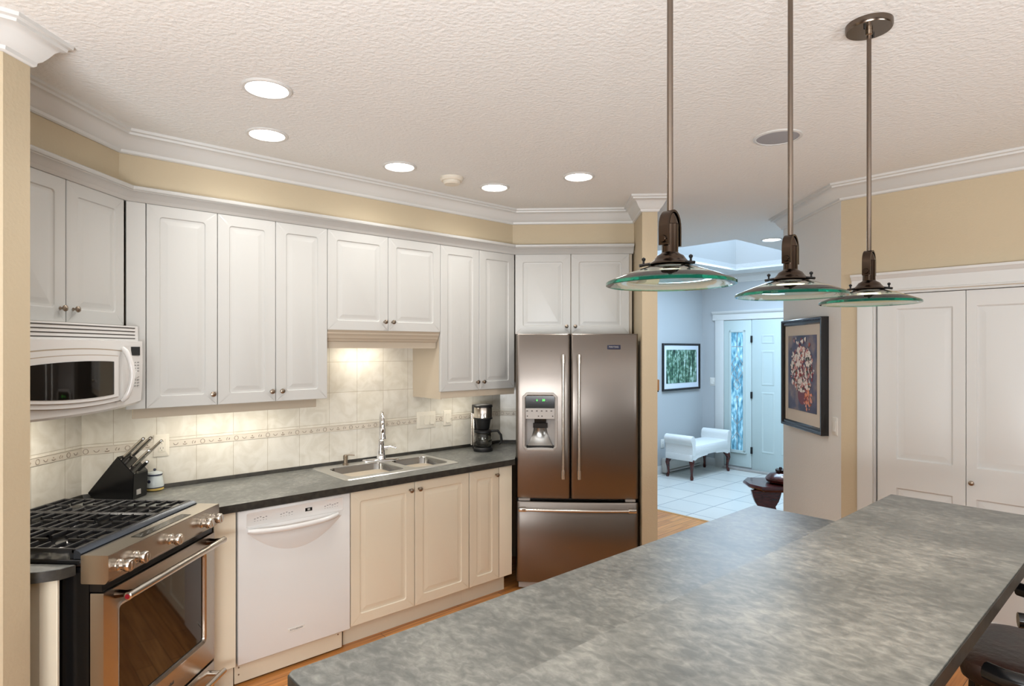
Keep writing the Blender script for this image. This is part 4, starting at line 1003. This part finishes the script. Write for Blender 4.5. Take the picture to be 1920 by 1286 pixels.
for pts_ in ([(0, .28), (0, 1.02)], [(0, 1.10), (0, 1.32)], [(0, 1.55), (0, 1.89)], [(-.08, 1.70), (.08, 1.70)], [(-.085, 1.32), (0, 1.46), (.08, 1.34), (0, 1.22), (-.085, 1.32)], [(-.08, 1.46), (0, 1.32), (.08, 1.46), (0, 1.58), (-.08, 1.46)], [(-.05, 1.17), (0, 1.10), (.05, 1.17), (0, 1.26), (-.05, 1.17)], [(-.07, .42), (0, .52), (.07, .42)], [(-.07, .72), (0, .62), (.07, .72)], [(0, 1.02), (.02, 1.0), (0, .98), (-.02, 1.0), (0, 1.02)]):
    tube(bm, [(cx+a, -.018, z) for a, z in pts_], .004, 6)
mk('leading', bm, M_lgrey, t)
bm = bmesh.new(); panel(bm, -3.965, -3.05, .02, 2.062, -.014, .03, None); lf = mk('door_leaf', bm, M_door2, t)
bm = bmesh.new()
for a0, a1 in ((-3.835, -3.655), (-3.57, -3.39)):
    for z0, z1 in ((1.175, 1.645), (1.735, 1.86), (.27, 1.09)):
        a_ = [[(a, -.014-d_, c) for a, c in rrect(a0+i, a1-i, z0+i, z1-i, .01, 3)] for i, d_ in ((0, 0), (.008, .005), (.02, .005), (.03, .0005))]; loft(bm, a_, False, False)
mk('raised_panels', bm, M_door2, lf)
bm = bmesh.new()
for z in (.29, 1.04, 1.80): box(bm, -3.980, -3.955, -.030, -.012, z-.045, z+.045, .003)
mk('hinges', bm, M_blackm, lf)
mk('threshold', B(-4.374, -3.0, -.06, 0, 0, .03, .004), M_lgrey, t)

# ------------------------------------------------------------------ pictures
def picture(fr, a0, a1, z0, z1, d, fw_, mw, label, mt_mat, art, depth=.03):
    t = thing('framed_picture', label, 'picture', fr, (a0+a1)/2, d, (z0+z1)/2); w_, h_ = (a1-a0)/2, (z1-z0)/2
    bm = bmesh.new()
    loft(bm, [[(x, y, z) for x, z in rrect(-w_+i, w_-i, -h_+i, h_-i, .001, 1)] for i, y in ((0, 0), (0, -depth), (.004, -depth-.004), (fw_*.4, -depth-.002), (fw_*.5, -depth+.006), (fw_*.8, -depth+.004), (fw_, -depth+.014))], True, False); mk('frame', bm, M_frame, t)
    mk('mount', B(-w_+fw_-.002, w_-fw_+.002, -depth+.014, -depth+.018, -h_+fw_-.002, h_-fw_+.002), mt_mat, t)
    l, r, b_, tt = mw
    bm = bmesh.new(); box(bm, -w_+fw_+l, w_-fw_-r, -depth+.011, -depth+.0138, -h_+fw_+b_, h_-fw_-tt); a = mk('print', bm, art, t)
    return t, (-w_+fw_+l, w_-fw_-r, -h_+fw_+b_, h_-fw_-tt, -depth+.0108)
picture('S', 6.925, 7.835, 1.097, 1.742, FS, .030, (.05, .05, .07, .057), 'dark-framed green forest print on the foyer wall above the bench', M_matc, M_forest)
t, (u0, u1, v0, v1, yy) = picture('H', -4.753, -4.072, 1.094, 1.876, hx, .045, (.062, .058, .085, .072), 'dark-framed painting of pink and white flowers in a red vase', M_mat, M_floral, .045)
bm = bmesh.new()
for i in range(26): box(bm, -.32+.0255*i, -.31+.0255*i, -.0515, -.047, .372, .378)
mk('bead_row', bm, M_frameblue, t)
pa = [c for c in t.children if c.name.startswith('print')][0]
W_, H_ = u1-u0, v1-v0; cx = (u0+u1)/2
bm = bmesh.new(); pv = []
for a in range(16):
    q = math.pi*2*a/16; pv.append((cx+.01+.075*math.cos(q), yy-.0004, v0+.12+.075*math.sin(q)))
vv = [bm.verts.new(p) for p in pv]; bm.faces.new(vv); mk('painted_vase', bm, M_vase, pa)
blob_bm = [bmesh.new() for _ in M_pet]; rnd = random.Random(3)
for i in range(520):
    a = rnd.uniform(0, 2*math.pi); r = math.sqrt(rnd.random())
    px_, pz_ = cx+r*math.cos(a)*W_*.42, v0+H_*.55+r*math.sin(a)*H_*.30
    if i > 460: px_, pz_ = cx+.10+rnd.gauss(0, .03), v0+.09+rnd.gauss(0, .03)
    elif i > 430: px_, pz_ = cx+rnd.gauss(0, .05), v0+H_*(.78+.2*rnd.random())
    if not (u0+.012 < px_ < u1-.012 and v0+.012 < pz_ < v1-.012): continue
    k = rnd.choice((0, 0, 0, 0, 1, 1, 2, 2, 3, 4, 4)) if i <= 460 else rnd.choice((5, 3, 5, 1))
    s = rnd.uniform(.006, .018) if k else rnd.uniform(.008, .024); th0 = rnd.uniform(0, 3.1); asp = rnd.uniform(.4, .9); y_ = yy-.0006-.0000025*i
    s = min(s, px_-u0-.001, u1-px_-.001, pz_-v0-.001, v1-pz_-.001)
    vs = []
    for q in range(9):
        ph = 2*math.pi*q/9; rr = s*(1+.25*math.sin(ph*3+i)); cx_, cz_ = rr*math.cos(ph), rr*asp*math.sin(ph)
        vs.append(blob_bm[k].verts.new((px_+cx_*math.cos(th0)-cz_*math.sin(th0), y_, pz_+cx_*math.sin(th0)+cz_*math.cos(th0))))
    blob_bm[k].faces.new(vs)
for bm, m in zip(blob_bm, M_pet): mk('painted_flowers', bm, m, pa)

# ------------------------------------------------------------------ foyer furniture
t = thing('upholstered_bench', 'white rolled-arm bench with dark cabriole legs in the foyer', 'bench', 'S', 7.29, 4.39, 0)
L2, D2 = .50, .195
bm = bmesh.new(); loft(bm, [[(x, y, z) for x, y in rrect(-L2+.06-i, L2-.06+i, -D2-i, D2+i, .03, 4)] for i, z in ((0, .30), (.004, .34), (.006, .40), (-.004, .425), (-.04, .435))]); mk('seat', bm, M_fabric, t)
for s in (-1, 1):
    bm = bmesh.new(); pr = []
    # arm cross-section in (x,z): upright with outward scroll
    base = [(.0, .30), (.0, .42), (.005, .48)]+[(.055-.055*math.cos(math.radians(q))+0, .505+.055*math.sin(math.radians(q))) for q in range(0, 231, 20)]+[(.070, .44), (.072, .30)]
    pts_ = [(s*(L2-.10+x), z) for x, z in base]
    a = [bm.verts.new((x, -D2-.006, z)) for x, z in pts_]; b_ = [bm.verts.new((x, D2+.006, z)) for x, z in pts_]
    bm.faces.new(a); bm.faces.new(b_[::-1])
    for i in range(len(a)): bm.faces.new((a[i], a[(i+1) % len(a)], b_[(i+1) % len(a)], b_[i]))
    bmesh.ops.bevel(bm, geom=[e for e in bm.edges if abs(e.verts[0].co.y-e.verts[1].co.y) < .01], offset=.006, segments=2, affect='EDGES')
    mk('rolled_arm', bm, M_fabric, t)
bm = bmesh.new(); n_ = 24
for sy in (-1, 1):
    top_, bt = [], []
    for i in range(n_+1):
        u = -1+2*i/n_; x = u*(L2-.03); z = .235+.055*(1-abs(u)**2)**.5*(1 if abs(u) < .8 else .5)+(.02 if abs(u) < .25 else 0)
        top_.append((x, .31)); bt.append((x, z))
    f0 = [bm.verts.new((x, sy*(D2+.003), z)) for x, z in top_]; f1 = [bm.verts.new((x, sy*(D2+.003), z)) for x, z in bt]; g0 = [bm.verts.new((x, sy*(D2-.02), z)) for x, z in top_]; g1 = [bm.verts.new((x, sy*(D2-.02), z)) for x, z in bt]
    for i in range(n_):
        bm.faces.new((f0[i], f0[i+1], f1[i+1], f1[i])); bm.faces.new((g0[i], g0[i+1], g1[i+1], g1[i])); bm.faces.new((f1[i], f1[i+1], g1[i+1], g1[i]))
for sx in (-1, 1): box(bm, sx*(L2-.03)-.01, sx*(L2-.03)+.01, -D2, D2, .24, .32, .004)
mk('skirt', bm, M_fabric, t)
for sx in (-1, 1):
    for sy in (-1, 1):
        bm = bmesh.new(); o_ = Vector((sx, sy, 0))
        tube(bm, [(sx*.42, sy*.15, .27), (sx*.445, sy*.172, .235), (sx*.455, sy*.180, .19), (sx*.447, sy*.174, .12), (sx*.443, sy*.170, .06), (sx*.452, sy*.178, .025), (sx*.455, sy*.180, 0)], [.034, .036, .028, .018, .015, .022, .018], 12)
        mk('leg', bm, M_mahog, t)
t = thing('baseboard_heater', 'long low white baseboard heater behind the foyer bench', 'heater', 'S', 7.38, FS, 0)
bm = bmesh.new(); extr_x(bm, [(-.001, .02), (-.065, .02), (-.065, .035), (-.03, .05), (-.03, .15), (-.065, .17), (-.06, .19), (-.001, .20)], -.45, .45); mk('housing', bm, M_whitep, t)
bm = bmesh.new(); extr_x(bm, [(-.070, .055), (-.072, .155), (-.062, .165), (-.062, .055)], -.45, .45); mk('front_cover', bm, M_whitep, t)
bm = bmesh.new(); box(bm, -.46, -.40, -.076, -.001, .015, .205, .006); box(bm, .40, .46, -.076, -.001, .015, .205, .006); mk('end_caps', bm, M_whitep, t)
# carved low table
t = thing('carved_table', 'low carved dark wood table at the end of the hall wall', 'table', 'F', 2.13, 5.50, 0, rot=0)
TH = .48
def tt(x, y): return (x, y)
oc = [(-.34, -.06), (-.27, -.18), (.27, -.18), (.34, -.06), (.34, .10), (.27, .22), (-.27, .22), (-.34, .10)]
bm = bmesh.new(); loft(bm, [[(x*k, y*k, z) for x, y in oc] for k, z in ((.90, TH-.05), (.93, TH-.035), (1.0, TH-.03), (1.02, TH-.018), (1.0, TH-.008), (.985, TH))]); mk('table_top', bm, M_mahog, t)
for sx in (-1, 1):
    bm = bmesh.new(); prf = [(.10, 0), (.115, .03), (.07, .07), (.05, .12), (.085, .20), (.09, .24), (.075, .29), (.10, .33), (.115, .37), (.13, .43)]
    pts_ = [(x, z) for x, z in prf]+[(-x, z) for x, z in prf[::-1]]
    a = [bm.verts.new((sx*.20+x, -.09, z)) for x, z in pts_]; b_ = [bm.verts.new((sx*.20+x, -.06, z)) for x, z in pts_]
    a2 = bm.faces.new(a); bm.faces.new(b_[::-1])
    for i in range(len(a)): bm.faces.new((a[i], a[(i+1) % len(a)], b_[(i+1) % len(a)], b_[i]))
    mk('carved_leg', bm, M_mahog, t)
mk('stretcher', B(-.15, .15, -.085, -.065, .10, .14, .006), M_mahog, t)
t = thing('wooden_bowl', 'round dark wooden lidded bowl with carved finial on the low table', 'bowl', 'F', 2.10, 5.50, TH+.001)
bm = bmesh.new(); lathe(bm, [(.10, 0), (.135, .012), (.145, .035), (.135, .05)], n=32); mk('bowl_body', bm, M_mahog, t)
bm = bmesh.new(); lathe(bm, [(.138, .046), (.11, .075), (.06, .092), (.0, .096)], n=32); ld = mk('lid', bm, M_mahog, t)
bm = bmesh.new()
for k in range(5):
    a = 2*math.pi*k/5; lathe(bm, [(.004, .09), (.016, .100), (.016, .115), (0, .128)], (-.02+.028*math.cos(a), .028*math.sin(a), .0), n=10)
lathe(bm, [(.012, .09), (.018, .12), (.010, .138), (0, .142)], (-.02, 0, 0), n=12); mk('finial', bm, mat('dark_carving', (36, 18, 16), .3), ld)

# ------------------------------------------------------------------ bar stool, tucked at the bar
def stool(p, s, label):
    x, y = PS(p, s); t = thing('bar_stool', label, 'stool', 'F', x, y, 0, 'stools at the bar', rot=45)
    bm = bmesh.new(); loft(bm, [[(a, b_, z) for a, b_ in rrect(-.21-i, .21+i, -.20-i, .20+i, .06, 5)] for i, z in ((-.01, .60), (0, .61), (.006, .64), (0, .665), (-.03, .68))]); mk('seat', bm, M_seat, t)
    bm = bmesh.new(); n_ = 14; va = []
    for i in range(n_+1):
        a = math.radians(-200+220*i/n_); va.append((.205*math.cos(a), -.0+.215*math.sin(a)*1.0))
    rail = [(x_, min(y_, .05), .93) for x_, y_ in va]; tube(bm, rail, .02, 10); mk('back_rail', bm, M_black, t)
    bm = bmesh.new(); tube(bm, [(-.15, -.19, .66), (-.14, -.20, .92)], .011, 8); tube(bm, [(.15, -.19, .66), (.14, -.20, .92)], .011, 8); tube(bm, [(0, -.20, .66), (0, -.215, .92)], .011, 8); mk('back_spindles', bm, M_black, t)
    for sx in (-1, 1):
        for sy in (-1, 1):
            bm = bmesh.new(); tube(bm, [(sx*.17, sy*.16, .61), (sx*.20, sy*.19, 0)], [.017, .014], 10); mk('leg', bm, M_black, t)
    bm = bmesh.new(); ring = [(.195*math.cos(2*math.pi*i/20)*1.0, .185*math.sin(2*math.pi*i/20), .22) for i in range(21)]; tube(bm, ring, .009, 8); mk('foot_ring', bm, M_black, t)
stool(2.58, .30, 'dark leather bar stool tucked under the far end of the bar')
stool(1.92, .26, 'black and brown bar stool nearer to the viewer under the bar')
